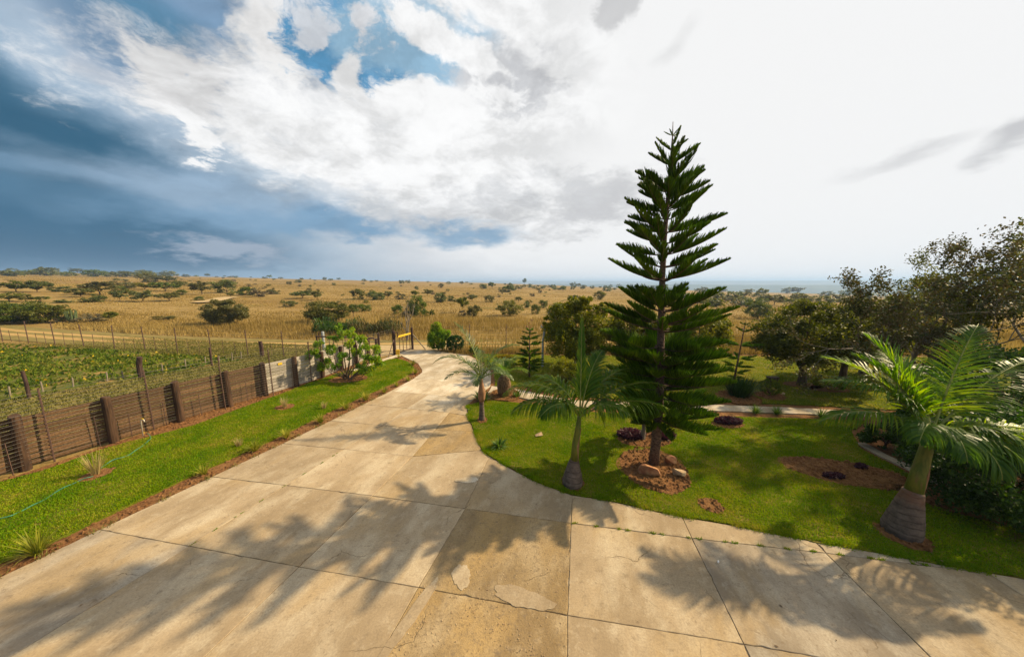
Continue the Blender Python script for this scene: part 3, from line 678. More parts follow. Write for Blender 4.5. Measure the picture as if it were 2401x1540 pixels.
# planting beds cut as soil discs just above the lawn
BEDS = []
def bed(px, py, rx, ry, rot=0, seed=1, z=0.022):
    x, y = G(px, py); BEDS.append((x, y, rx, ry, rot))
    return sheet('planting_bed', wob(disc(x, y, rx, ry, rot, 40, seed, .07), .025, .09, seed), z, MATS['soil'], .03)
bed(1531, 1098, .78, .98, -.15, 1)
bed(1514, 1030, .84, .46, .1, 2)
bed(1705, 996, .50, .28, .1, 3)
bed(1980, 1108, 1.25, .62, -.28, 4)
bed(1667, 1186, .24, .22, 0, 5)
bed(1343, 1130, .26, .28, 0, 6)
bed(2118, 1258, .34, .34, 0, 7)
bed(2420, 1200, 1.9, .75, -.25, 8)
bed(1131, 985, .17, .26, 0, 9)
bed(817, 889, .85, .60, .2, 10)
bed(226, 1114, .26, .28, 0, 11)
bed(668, 955, .32, .30, 0, 12)
bed(1184, 925, .60, .75, 0, 13)
bed(1730, 932, .75, .8, 0, 14)
bed(1805, 928, .55, .5, 0, 15)
bed(1942, 913, .75, .45, 0, 16)
bed(1880, 903, .7, .5, 0, 17)
def in_beds(x, y):
    m = np.zeros(x.shape, bool)
    for cx, cy, rx, ry, rot in BEDS:
        dx, dy = x - cx, y - cy
        u = (dx * math.cos(rot) + dy * math.sin(rot)) / rx; v = (-dx * math.sin(rot) + dy * math.cos(rot)) / ry
        m |= (u * u + v * v) < 0.97
    return m
# clods in the soil
for i, (poly, n) in enumerate([(GARD_L, 5200), ([(-1.7, 4), (12, 4), (12, 14), (-1.7, 14)], 7000)]):
    r = np.random.default_rng(60 + i); P = np.asarray(poly); lo, hi = P.min(0), P.max(0)
    pts = r.uniform(lo, hi, (n * 8, 2)); keep = inpoly(pts[:, 0], pts[:, 1], poly)
    if i == 0: keep &= (~inpoly(pts[:, 0], pts[:, 1], LAWN_L)) | in_beds(pts[:, 0], pts[:, 1])
    else: keep &= in_beds(pts[:, 0], pts[:, 1])
    pts = pts[keep][:n]; mb = MB()
    for x, y in pts:
        s = .010 + .055 * r.random() ** 2.5; q = r.uniform(.6, 1.1, 6) * s; a = r.uniform(0, 3)
        z = -0.02 if i == 0 and not in_beds(np.array([x]), np.array([y]))[0] else 0.02
        V = [(x + math.cos(a + k * 1.57) * q[k], y + math.sin(a + k * 1.57) * q[k], z + q[k] * .2) for k in range(4)] + [(x, y, z + q[4] * .8), (x, y, z - 0.01)]
        mb.add(V, [(0, 1, 4), (1, 2, 4), (2, 3, 4), (3, 0, 4), (1, 0, 5), (2, 1, 5), (3, 2, 5), (0, 3, 5)])
    fin(mb.build('soil_clods', MATS['soil']), kind='stuff')

def fallen():
    r = np.random.default_rng(77); P = []
    for poly, n in ((DRIVE, 130), (LAWN_R, 200), (LAWN_L, 90)):
        Q = np.asarray(poly); lo, hi = Q.min(0), Q.max(0); p = r.uniform(lo, hi, (n * 5, 2)); p = p[inpoly(p[:, 0], p[:, 1], poly)][:n]; P.append(p)
    P = np.concatenate(P); mb = MB()
    for x, y in P:
        a = r.uniform(0, 6.28); l = .006 + .022 * r.random() ** 2.5; w = l * r.uniform(.3, .6); z = .004 + r.uniform(0, .004) + (.04 if inpoly(np.array([x]), np.array([y]), LAWN_R)[0] or inpoly(np.array([x]), np.array([y]), LAWN_L)[0] else 0)
        c, s_ = math.cos(a), math.sin(a)
        mb.add([(x - c * l, y - s_ * l, z), (x + s_ * w, y - c * w, z + .004), (x + c * l, y + s_ * l, z + .002), (x - s_ * w, y + c * w, z + .004)], [(0, 1, 2, 3)])
    fin(mb.build('fallen_leaves', FIBRE), kind='stuff')
fallen()
def blades(name, x, y, z, h, w, mat, lean=.35, seed=1, bend=True):
    r = np.random.default_rng(seed); n = len(x)
    az = r.uniform(0, 2 * np.pi, n); ln = r.uniform(0, lean, n) * h; la = r.uniform(0, 2 * np.pi, n)
    sx, sy = np.cos(az) * w / 2, np.sin(az) * w / 2
    a = np.stack([x - sx, y - sy, z], 1); b = np.stack([x + sx, y + sy, z], 1)
    t = np.stack([x + np.cos(la) * ln, y + np.sin(la) * ln, z + h], 1)
    V = np.empty((n * 3, 3)); V[0::3] = a; V[1::3] = b; V[2::3] = t
    me = bpy.data.meshes.new(name); me.vertices.add(n * 3); me.vertices.foreach_set('co', V.ravel())
    me.loops.add(n * 3); me.loops.foreach_set('vertex_index', np.arange(n * 3, dtype=np.int32))
    me.polygons.add(n); me.polygons.foreach_set('loop_start', np.arange(0, n * 3, 3, dtype=np.int32))
    me.materials.append(mat); me.update(calc_edges=True); me.validate()
    o = bpy.data.objects.new(name, me); COL.objects.link(o); return fin(o, kind='stuff')
def scatter(poly, dens, seed, hole=True, holes=()):
    r = np.random.default_rng(seed); P = np.asarray(poly); lo, hi = P.min(0), P.max(0)
    n = int((hi[0] - lo[0]) * (hi[1] - lo[1]) * dens)
    x = r.uniform(lo[0], hi[0], n); y = r.uniform(lo[1], hi[1], n)
    k = inpoly(x, y, poly)
    if hole: k &= ~in_beds(x, y)
    for h_ in holes: k &= ~inpoly(x, y, h_)
    # keep what the wide view can hold, and thin with distance
    k &= (y > 1.5) & (np.abs(x) < 1.75 * y + 3)
    return x[k], y[k], r
def lawn_grass(poly, dens, seed, mat, h0=.030):
    x, y, r = scatter(poly, dens, seed)
    d = np.hypot(x, y); keep = r.random(len(x)) < np.clip(8.0 / d, .2, 1)
    x, y = x[keep], y[keep]; d = d[keep]
    h = r.uniform(.6, 1.3, len(x)) * h0 * (1 + .25 * np.sin(x * 3.1) * np.sin(y * 2.3)); w = .006 + .0016 * d
    blades('lawn_grass', x, y, np.full(len(x), .014), h, w, MATS[mat], .8, seed)
lawn_grass(LAWN_L, 3600, 11, 'lawn_blades')
lawn_grass(LAWN_R, 3000, 12, 'lawn_blades')
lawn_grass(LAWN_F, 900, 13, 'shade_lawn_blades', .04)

# ---- left of the wall: verge, vegetable patch, track, savanna grass
WALL = [(-12.55, 5.2), (-12.30, 6.3), (-12.03, 7.2), (-11.46, 8.49), (-10.95, 9.85), (-10.45, 11.1), (-10.02, 12.23), (-9.52, 13.34), (-9.12, 14.6), (-8.9, 15.9), (-8.72, 17.1), (-8.62, 18.4)]
# (near posts extended beyond the frame along the same line)
FIELD_near = PX([(0, 938), (175, 910), (328, 884), (440, 866), (514, 851), (560, 845)])
FIELD_far = PX([(556, 841), (480, 835), (380, 829), (270, 822), (150, 815), (60, 810), (0, 806)])
FIELD = [(-30, 7)] + FIELD_near + FIELD_far + [(-58, 28), (-60, 12)]
VERGE = [(-12.95, 1), (-12.9, 5), (-12.2, 7.2), (-11.6, 8.6), (-11.1, 9.9), (-10.6, 11.2), (-10.15, 12.3), (-9.7, 13.4), (-9.3, 14.6), (-9.05, 16), (-8.85, 17.2), (-8.7, 18.6), (-8.2, 20.3), (-14, 22.4), (-30, 25.6), (-60, 31.5), (-60, 1)]
sheet('grass_verge', wob(VERGE, .03, .6, 12), -0.04, MATS['verge_ground'], .1)
sheet('vegetable_patch', wob(FIELD, .06, .5, 13), -0.02, MATS['field_ground'], .05)
x, y, r = scatter(VERGE, 260, 21, False, (FIELD,))
blades('verge_grass', x, y, np.full(len(x), -.04), r.uniform(.04, .11, len(x)), .015 + .002 * np.hypot(x, y), MATS['verge_blades'], .8, 2)

def strip(name, cl, width, z, mat, kind='structure'):
    """a road strip along a centre line, following the ground, with UV across"""
    P = [Vector(p) for p in cl]; V = []; F = []; UV = []
    nw = 10
    for i, p in enumerate(P):
        t = (P[min(i + 1, len(P) - 1)] - P[max(i - 1, 0)]).normalized(); nn = Vector((-t.y, t.x))
        for j in range(nw + 1):
            q = p + nn * width * (j / nw - .5)
            V.append((q.x, q.y, max(gz(q.x, q.y), GB) + z)); UV.append((i * .1, j / nw))
    for i in range(len(P) - 1):
        for j in range(nw):
            a = i * (nw + 1) + j; F.append((a, a + nw + 1, a + nw + 2, a + 1))
    o = mk(name, V, F, mat); me = o.data
    if me.polygons[0].normal.z < 0: me.flip_normals()
    uvl = me.uv_layers.new(name='UVMap')
    for lp in me.loops: uvl.data[lp.index].uv = UV[lp.vertex_index]
    return fin(o, kind=kind)
def smooth_line(pts, n=8):
    out = []
    P = [Vector(p) for p in pts]
    for i in range(len(P) - 1):
        p0, p1, p2, p3 = P[max(i - 1, 0)], P[i], P[i + 1], P[min(i + 2, len(P) - 1)]
        for k in range(n):
            t = k / n
            out.append(0.5 * ((2 * p1) + (-p0 + p2) * t + (2 * p0 - 5 * p1 + 4 * p2 - p3) * t * t + (-p0 + 3 * p1 - 3 * p2 + p3) * t ** 3))
    out.append(P[-1]); return out
TRK = smooth_line([(-75, 33.6), (-55, 29.8), (-44.5, 27.4), (-36, 25.6), (-28, 24.0), (-20, 22.9), (-13.5, 22.4), (-7, 22.6), (2, 23.0), (12, 23.4), (26, 24)], 8)
strip('dirt_track', TRK, 4.2, 0.035, MATS['dirt_road'])
sheet('gate_apron', [(-8.7, 18.3), (-7.2, 19.8), (-6.7, 21.05), (-5.1, 20.5), (-3.2, 21.0), (-4, 22.6), (-9.5, 22.4), (-10.5, 20.6), (-9.3, 19.0)], 0.0, MATS['sand'], .1)
# pale curve of the road seen again far out on the savanna
q = [GT(*p) for p in [(455, 712), (480, 710), (505, 707), (525, 702), (545, 699)]]
strip('far_dirt_road', smooth_line([(a[0], a[1]) for a in q], 6), 2.6, 0.25, MATS['sand'])

# tall golden grass: dense wall behind the track, thinning and coarser far out
def golden():
    r = np.random.default_rng(31)
    n = 330000
    # log distributed in depth so the picture is evenly covered
    Y = 25.0 * np.exp(r.uniform(0, math.log(260 / 25.0), n) ** 1.0)
    Xr = r.uniform(-1.75, 1.75, n) * Y
    # edge of the track
    edge = np.interp(Xr, [-75, -44, -28, -13, -7, 12, 26, 60], [36.2, 29.8, 26.3, 24.5, 24.4, 25.4, 26, 27])
    sh = 25.0 - edge
    Y2 = Y - sh
    d = np.hypot(Xr, Y2)
    clump = np.zeros(n)
    for k in range(9):
        a = r.uniform(0, 3.14); f_ = .12 * 1.45 ** k; clump += np.sin(f_ * (Xr * np.cos(a) * .6 + Y2 * np.sin(a) * 1.3) + r.uniform(0, 6.28)) / (1 + .25 * k)
    clump = np.clip(clump * .45, -1, 1)
    h = r.uniform(.25, .6, n) * (1 + .45 * clump) * (1 + .0 * d)
    h *= 1 - .68 * sstep(30, 60, d)
    w = .012 + .0013 * d
    z = hz(Xr, Y2) + GB - .02
    kp = r.random(n) < .75 + .5 * clump
    Xr, Y2, z, h, w = Xr[kp], Y2[kp], z[kp], h[kp], w[kp]
    blades('golden_grass', Xr, Y2, z, h, w, MATS['golden_grass'], .55, 3)
golden()
# strip of rough grass between the track and the right garden
x, y, r = scatter([(-3, 19.6), (3, 19.6), (12, 19.6), (30, 19.2), (60, 21), (60, 26.5), (26, 26), (12, 25.4), (-2, 24.8), (-3, 25.0), (-5, 20.7)], 180, 23, False)
k = ~((y > 20.9) & (y < 25.1) & (x < 14) & (r.random(len(x)) < .8)); x, y = x[k], y[k]
blades('rough_grass', x, y, np.full(len(x), -.05), r.uniform(.2, .6, len(x)), .04, MATS['golden_grass'], .5, 4)
# weeds and crops in the vegetable patch
x, y, r = scatter(FIELD, 95, 24, False)
cl = np.sin(x * .9 + 1.3 * np.sin(y * .7)) * np.sin(y * 1.3 + np.sin(x * .5)); k = r.random(len(x)) < .55 + .45 * cl; x, y = x[k], y[k]
blades('crop_weeds', x, y, np.full(len(x), -.02), r.uniform(.05, .17, len(x)), .07 + .003 * np.hypot(x, y), MATS['weeds'], .9, 5)
k = r.random(len(x)) < .006; xf, yf = x[k], y[k]
blades('yellow_flowers', xf, yf, r.uniform(.04, .14, len(xf)), np.full(len(xf), .10), np.full(len(xf), .14), LF['yellow'], .3, 6)

# grass creeping over the edge of the concrete, weeds in the joints
def creep(line, n, spread, h, mat, seed, name, patch=2.0):
    r = np.random.default_rng(seed); P = np.asarray(line); seg = np.linalg.norm(np.diff(P, axis=0), axis=1); cum = np.concatenate([[0], np.cumsum(seg)]); t = r.uniform(0, cum[-1], n)
    k = np.sin(t * patch * 3.1 + 2 * np.sin(t * 1.7)) + np.sin(t * patch * 7.7) * .6 > (-.2 if patch < 3 else .7); t = t[k]
    x = np.interp(t, cum, P[:, 0]) + r.normal(0, spread, len(t)); y = np.interp(t, cum, P[:, 1]) + r.normal(0, spread, len(t))
    blades(name, x, y, np.full(len(x), -.005), r.uniform(.5, 1.5, len(x)) * h, .006 + .0012 * np.hypot(x, y), MATS[mat], 1.3, seed)
creep([(a - .02, b - .02) for a, b in near_edge0], 24000, .04, .05, 'lawn_blades', 91, 'creeping_grass')
creep([Dq[2], Eq[2], Fq[2], Gq[2]], 3500, .012, .03, 'lawn_blades', 92, 'joint_weeds', 4.1)
creep([A[1], A[2], A[3]], 900, .008, .02, 'lawn_blades', 93, 'joint_weeds', 5.0)
creep([L[i] for i in range(7)], 2600, .05, .06, 'verge_blades', 94, 'edge_weeds', 3.3)

# ------------------------------------------------------------------ board wall on the left
def board_mesh(mat, i):
    rr = random.Random(i); bm = bmesh.new()
    bmesh.ops.create_cube(bm, size=1.0)
    bmesh.ops.subdivide_edges(bm, edges=[e for e in bm.edges if abs((e.verts[0].co - e.verts[1].co).x) > .5], cuts=3)
    for v in bm.verts:
        v.co.y *= .028; v.co.z = v.co.z * .116 + rr.uniform(-.004, .004); v.co.y += rr.uniform(-.003, .003)
    me = bpy.data.meshes.new('board'); bm.to_mesh(me); bm.free(); me.materials.append(mat); return me
BR = [board_mesh(WOODB, i) for i in range(4)]; BW = [board_mesh(WOODW, i) for i in range(4)]
wall = empty('board_wall', (WALL[5][0], WALL[5][1], 0), 'low retaining wall of stacked boards and round posts along the left lawn', 'wall')
W0 = Vector((WALL[5][0], WALL[5][1], 0))
def postmesh(r, h, mat, name='post', sides=14, seed=0):
    mb = MB(); rr = random.Random(seed)
    mb.tube([(0, 0, -.1), (0, 0, h * .5), (rr.uniform(-.01, .01), 0, h - .03), (0, 0, h)], [r * 1.03, r, r * .97, r * .86], sides)
    me = mesh(name, mb.v, mb.f, mat, False); return me
PM = [postmesh(.098, 1.34, POSTM, seed=i) for i in range(3)]
for i, (x, y) in enumerate(WALL):
    s = 1.0 if i < 8 else .95
    place('post', PM[i % 3], wall, (x + .09 - W0.x, y - .03 - W0.y, 0), (R.uniform(-.02, .02), R.uniform(-.02, .02), i * 1.3), (1, 1, s))
for i in range(len(WALL) - 1):
    a = Vector((*WALL[i], 0)); b = Vector((*WALL[i + 1], 0)); c = (a + b) / 2; Lq = (b - a).length; an = math.atan2(b.y - a.y, b.x - a.x)
    wh = i >= 6
    for k in range(9):
        o = place('board', (BW if wh else BR)[(i * 3 + k) % 4], wall, (c.x - .06 - W0.x, c.y - W0.y, .05 + k * .1415 + R.uniform(-.003, .003)), (R.uniform(-.01, .01), R.uniform(-.004, .004), an), (Lq - .01, 1, R.uniform(.93, 1.10)))
        if wh: o['label'] = 'pale weathered board'
mb = MB(); mb.box((0, 0, 0), (.16, .01, .10)); 
o = mb.build('paper_tag', YEL, wall, loc=(-9.72 - .02 - W0.x, 12.9 - W0.y, 1.12)); o.rotation_euler = (0, 0, math.atan2(1.1, .5))

# ------------------------------------------------------------------ wire fences
def fence(name, label, base, posts, droppers, nw, htop, hbot, rpost, wz=None, hp=1.9, wr=.0035, insul=True, dh=.85, dr=.010):
    x0, y0 = base
    root = empty(name, (x0, y0, 0), label, 'fence')
    mp = MB(); mp.tube([(0, 0, -.1), (0, 0, hp)], rpost, 5)
    if insul:
        for k in range(nw):
            z = hbot + (htop - hbot) * k / (nw - 1); mp.box((-.03, 0, z), (.04, .03, .022))
    pmesh = mesh('standard', mp.v, mp.f, STEEL)
    md = MB(); md.tube([(0, 0, -.05), (.004, 0, dh)], dr, 4); dmesh = mesh('dropper', md.v, md.f, STEEL)
    for i, (x, y) in enumerate(posts):
        place('standard', pmesh, root, (x - x0, y - y0, gz(x, y) - GB), (R.uniform(-.02, .02), R.uniform(-.02, .02), 0))
    for (x, y) in droppers:
        place('dropper', dmesh, root, (x - x0, y - y0, gz(x, y) - GB), (R.uniform(-.03, .03), R.uniform(-.03, .03), R.uniform(0, 3)), (1, 1, R.uniform(.8, 1.05)))
    for k in range(nw):
        z = hbot + (htop - hbot) * k / (nw - 1); pts = []
        for i in range(len(posts) - 1):
            a = Vector((*posts[i], gz(*posts[i]) - GB + z)); b = Vector((*posts[i + 1], gz(*posts[i + 1]) - GB + z))
            for t in (0, .5): 
                p = a.lerp(b, t); p.z -= .012 * (t > 0); pts.append(p)
        pts.append(Vector((*posts[-1], gz(*posts[-1]) - GB + z)))
        mbw = MB(); mbw.tube([(p.x - x0 - .03, p.y - y0, p.z) for p in pts], wr, 3, cap=False); mbw.build('wire', WIRE, root)
    return root
NS = [(-12.45, 4.9), (-12.1, 6.25), (-11.88, 7.54), (-11.2, 9.22), (-10.47, 10.87), (-9.77, 12.25), (-9.24, 13.88), (-8.95, 15.4), (-8.7, 17.0)]
NS = [(x + .12, y) for x, y in NS]
ND = [(-12.07 + .2, 6.93), (-11.6 + .1, 8.25), (-11.3 + .1, 8.75), (-11.25 + .2, 9.55), (-10.75 + .1, 10.3), (-10.15, 11.6), (-9.95, 11.95), (-9.45, 13.1), (-9.05, 14.4), (-8.95, 15.9)]
fence('electric_fence', 'many-stranded wire fence on rusty standards right in front of the board wall', (-10.4, 10.9), NS, ND, 19, 1.80, .12, .018)
FS = [(-60.5, 28.6), (-55, 27.2), (-49.5, 26.1), (-44.2, 25.1), (-41.5, 24.3), (-38.78, 23.64), (-36.15, 23.2), (-33.31, 22.6), (-30.4, 22.0), (-27.5, 21.42), (-24.75, 20.87), (-22.02, 20.34), (-19.31, 19.83), (-16.6, 19.4), (-14.05, 19.0), (-11.6, 18.75), (-9.6, 18.6)]
FD = []
for i in range(len(FS) - 1):
    for t in (.34, .67): FD.append((FS[i][0] * (1 - t) + FS[i + 1][0] * t, FS[i][1] * (1 - t) + FS[i + 1][1] * t))
fence('farm_fence', 'long wire fence of thin rusty posts beside the dirt track beyond the vegetable patch', (-24.75, 20.87), FS, FD, 8, 1.45, .15, .028, hp=1.58, wr=.005, insul=True, dh=.9, dr=.014)
# fence to the right of the gate
RS = [G(1038, 818), (-3.1, 20.9), G(1186, 822), (1.4, 20.6), G(1312, 826), (6.5, 20.3), (9.5, 20.2), (12.6, 20.0), (15.7, 19.9), (19, 19.8), (22.3, 19.7)]
RS = [(-5.2, 21.4), (-2.9, 21.2), (-.4, 21.0), (2.1, 20.8), (4.6, 20.6), (7.2, 20.4), (9.8, 20.2), (12.6, 20.0), (15.7, 19.9), (19, 19.8), (22.3, 19.7)]
RD = [((a[0] + b[0]) / 2, (a[1] + b[1]) / 2) for a, b in zip(RS, RS[1:])]
fence('garden_fence', 'thin wire fence between the right garden and the golden grass', (7.2, 20.4), RS, RD, 8, 1.5, .15, .025, hp=1.7, wr=.005)
# low stake fence round the vegetable patch
SK = [G(13 + 0, 935)] + [G(*p) for p in [(25, 930), (102, 917), (172, 905.5), (253, 893), (289, 887), (382, 870), (436, 862), (478, 853), (514, 848), (542, 845), (567, 838), (556, 836)]]
SK = [G(*p) for p in [(-120, 953), (25, 930.5), (101, 917), (172, 905.5), (252, 893), (289, 887), (382, 871), (436, 862), (482, 854), (515, 849), (545, 843.5), (566, 840)]]
st = empty('stake_fence', (SK[4][0], SK[4][1], 0), 'low fence of short grey wooden stakes edging the vegetable patch', 'fence')
for i, (x, y) in enumerate(SK):
    mb = MB(); mb.tube([(0, 0, -.05), (R.uniform(-.03, .03), 0, .42 + R.uniform(-.05, .06))], .025, 6)
    mb.build('stake', BARKG, st, loc=(x - SK[4][0], y - SK[4][1], 0))
for z in (.12, .3):
    mb = MB(); mb.tube([(x - SK[4][0], y - SK[4][1], z) for x, y in SK], .004, 3, cap=False); mb.build('wire', WIRE, st)

def pole(px, py, pxt, pyt, r, mat, label, name='wooden_pole', cat='pole', group=None):
    x, y = G(px, py); xt, h = HY(pxt, pyt, y)
    mb = MB(); mb.tube([(0, 0, -.2), (0, 0, h * .6), (xt - x, 0, h)], [r, r * .97, r * .94], 10)
    o = mb.build(name, mat, loc=(x, y, 0)); return fin(o, label, cat, group)
pole(69, 932, 52, 870, .055, DARKP, 'dark tarred pole nearest the left edge of the photo, beside the vegetable patch')
pole(331, 884, 327, 837, .105, DARKP, 'stout dark tarred pole in the middle of the vegetable patch edge')
pole(497, 856, 491, 815, .05, DARKP, 'slim dark pole at the far right corner of the vegetable patch')
pole(615.5, 834, 610, 800, .10, DARKP, 'stout dark pole standing in line with the farm fence')
pole(1272, 860, 1280, 758, .055, GREYP, 'tall pale grey pole leaning left of the big yellow-green tree', 'utility_pole')
up = [o for o in bpy.data.objects if o.name.startswith('utility_pole')][0]
h = max(v.co.z for v in up.data.vertices); xt = [v.co.x for v in up.data.vertices if v.co.z > h - .01][0]
mb = MB(); mb.box((xt - .05, 0, h - .22), (.42, .05, .05)); mb.build('crossarm', GREYP, up)
for k in (-1, 1):
    mb = MB(); mb.tube([(xt - .05 + k * .17, 0, h - .2), (xt - .05 + k * .17, 0, h - .10)], [.03, .022], 8); mb.build('insulator', PORC, up)
mb = MB(); mb.tube([(xt, 0, h - .01), (xt, 0, h + .09)], [.035, .02], 8); mb.build('insulator', PORC, up)

# ------------------------------------------------------------------ gate
gx, gy = G(926, 830)
gate = empty('steel_gate', (gx, gy, 0), 'rusty steel gate frame standing open with a yellow top rail', 'gate')
def seg(name, a, b, r, mat, parent, sides=8, org=(0, 0)):
    mb = MB(); mb.tube([(a[0] - org[0], a[1] - org[1], a[2]), (b[0] - org[0], b[1] - org[1], b[2])], r, sides); return mb.build(name, mat, parent)
def P3(px, py, Y): 
    x, z = HY(px, py, Y); return (x, Y, z)
O = (gx, gy)
p1 = G(967.5, 819)
seg('hinge_post', (gx, gy, -.1), (gx - .02, gy, HY(920, 777, gy)[1]), .10, DARKP, gate, 12, O)
seg('latch_post', (p1[0], p1[1], -.1), (p1[0], p1[1], HY(965, 768, p1[1])[1]), .08, DARKP, gate, 12, O)
seg('antenna_pole', (p1[0], p1[1], HY(965, 768, p1[1])[1] - .05), (p1[0] - .02, p1[1], HY(964, 757, p1[1])[1]), .018, STEEL, gate, 6, O)
# yellow rail between the posts
n = 5
ra = Vector((gx + .18, gy + .1, HY(932, 789.5, gy + .1)[1])); rb = Vector((p1[0] - .05, p1[1], HY(965, 781, p1[1])[1]))
mb = MB(); c = (ra + rb) / 2 - Vector((gx, gy, 0)); d = rb - ra
mb.box((0, 0, 0), (d.length, .06, .10)); o = mb.build('top_rail', YEL, gate, loc=c); o['label'] = 'bright yellow painted rail'
o.rotation_euler = (0, -math.atan2(d.z, math.hypot(d.x, d.y)), math.atan2(d.y, d.x))
for k in range(4):
    t = .12 + k * .25; q = ra.lerp(rb, t); seg('upright', (q.x, q.y, .06), (q.x, q.y, q.z - .06), .022, STEEL, gate, 6, O)
q0 = ra.copy(); q0.z = .08; q1 = rb.copy(); q1.z = .08; seg('bottom_rail', q0, q1, .03, STEEL, gate, 6, O)
q0.z = .78; q1.z = .78; seg('middle_wire', q0, q1, .008, STEEL, gate, 4, O)
seg('brace', P3(909.5, 837, 18.4)[:2] + (0,), (gx, gy, 1.0), .025, STEEL, gate, 6, O)
seg('brace', (G(998.5, 820)[0], G(998.5, 820)[1], 0), (p1[0], p1[1], 1.1), .035, BARKG, gate, 6, O)
mb = MB(); mb.box((0, 0, 0), (.05, .05, .30)); mb.box((-.07, 0, .13), (.18, .05, .05)); mb.build('bracket', STEEL, gate, loc=(.24, .02, 1.25))
# second opening to the left of it
fx, fy = G(891, 846)
fr = empty('goalpost_frame', (fx, fy, 0), 'brown pipe frame like a goalpost behind the multi-stemmed shrub', 'frame')
zt = HY(884, 783, fy)[1]
seg('post', (fx, fy, -.1), (fx, fy, zt), .06, DARKP, fr, 10, (fx, fy))
Y2 = 18.7; xa = P3(742, 788, Y2)
seg('post', (xa[0], Y2, -.1), (xa[0], Y2, xa[2]), .045, STEEL, fr, 8, (fx, fy))
xb = P3(754, 778, Y2)
seg('post', (xb[0], Y2 + .1, -.1), (xb[0], Y2 + .1, xb[2]), .08, GREYP, fr, 10, (fx, fy))
zb = xa[2]; xe = P3(878, 793, fy + .1)
seg('crossbar', (xa[0], Y2 - .06, zb), (xe[0], fy + .1, xe[2]), .045, STEEL, fr, 8, (fx, fy))
for t in (.22, .5, .78):
    q = Vector((xa[0], Y2, 0)).lerp(Vector((xe[0], fy + .1, 0)), t); seg('upright', (q.x, q.y, -.05), (q.x, q.y, zb - .04), .022, STEEL, fr, 6, (fx, fy))
mb = MB(); mb.box((0, 0, 0), (.12, .10, .36)); mb.build('junction_box', STEEL, fr, loc=(-.12, -.08, 1.15))
mb = MB(); mb.box((0, 0, 0), (.12, .01, .14)); o = mb.build('notice_plate', YEL, fr, loc=(.02, -.07, .85))
fence('gate_fence', 'short section of wire fence between the pipe frame and the steel gate', (-8.2, 17.6), [(fx + .05, fy), (-7.98, 17.2), (gx - .05, gy - .05)], [(-7.95, 16.9), (-7.9, 17.6), (-7.8, 18.1)], 12, 1.6, .15, .02, hp=1.7, wr=.004, dh=1.0)
# concrete edge strip below it
kb = sheet('concrete_kerb', [(-8.25, 15.7), (-8.05, 15.65), (-7.2, 18.3), (-6.9, 19.2), (-7.1, 19.35), (-7.45, 18.4)], .06, MATS['concrete_pale'], .12)
mb = MB(); bmx, bmy = G(933, 833)
mb.box((0, 0, .16), (.22, .20, .34), .3); mb.box((0, 0, .345), (.17, .15, .04), .3)
fin(mb.build('marker_block', YEL, loc=(bmx, bmy, 0)), 'small yellow block at the foot of the gate post', 'block')

# ------------------------------------------------------------------ foliage builders
def rand_dirs(r, n, up=0.0):
    v = r.normal(size=(n, 3)); v[:, 2] += up; return v / np.linalg.norm(v, axis=1)[:, None]
def leaf_quads(r, P, L, W, up=0.0, T=None, aspectvar=.35):
    n = len(P)
    T = rand_dirs(r, n, up) if T is None else T
    S = np.cross(T, rand_dirs(r, n)); S /= np.linalg.norm(S, axis=1)[:, None] + 1e-9
    l = (L * r.uniform(1 - aspectvar, 1 + aspectvar, n))[:, None]; w = (W * r.uniform(1 - aspectvar, 1 + aspectvar, n))[:, None]
    V = np.empty((n * 4, 3)); V[0::4] = P - T * l / 2; V[1::4] = P + S * w / 2; V[2::4] = P + T * l / 2; V[3::4] = P - S * w / 2
    return V
def quad_mesh(name, V, mat):
    n = len(V) // 4; me = bpy.data.meshes.new(name)
    me.vertices.add(len(V)); me.vertices.foreach_set('co', V.ravel())
    me.loops.add(n * 4); me.loops.foreach_set('vertex_index', np.arange(n * 4, dtype=np.int32))
    me.polygons.add(n); me.polygons.foreach_set('loop_start', np.arange(0, n * 4, 4, dtype=np.int32))
    me.materials.append(mat); me.update(calc_edges=True); return me
def clump_pts(r, n, nclump, rad, crad, shell=.55, zmin=-1.0, flat=1.0):
    """points of uneven clumps filling an ellipsoid envelope of radii rad"""
    d = rand_dirs(r, nclump); k = r.uniform(shell, 1.0, nclump) ** .6
    C = d * k[:, None]; C[:, 2] = np.maximum(C[:, 2], zmin)
    wts = r.uniform(.4, 1.6, nclump); wts /= wts.sum()
    idx = r.choice(nclump, n, p=wts)
    cr = crad * r.uniform(.6, 1.35, nclump)
    off = rand_dirs(r, n) * (r.uniform(0, 1, n) ** .45)[:, None] * cr[idx][:, None]; off[:, 2] *= flat
    return (C[idx] + off) * np.asarray(rad)
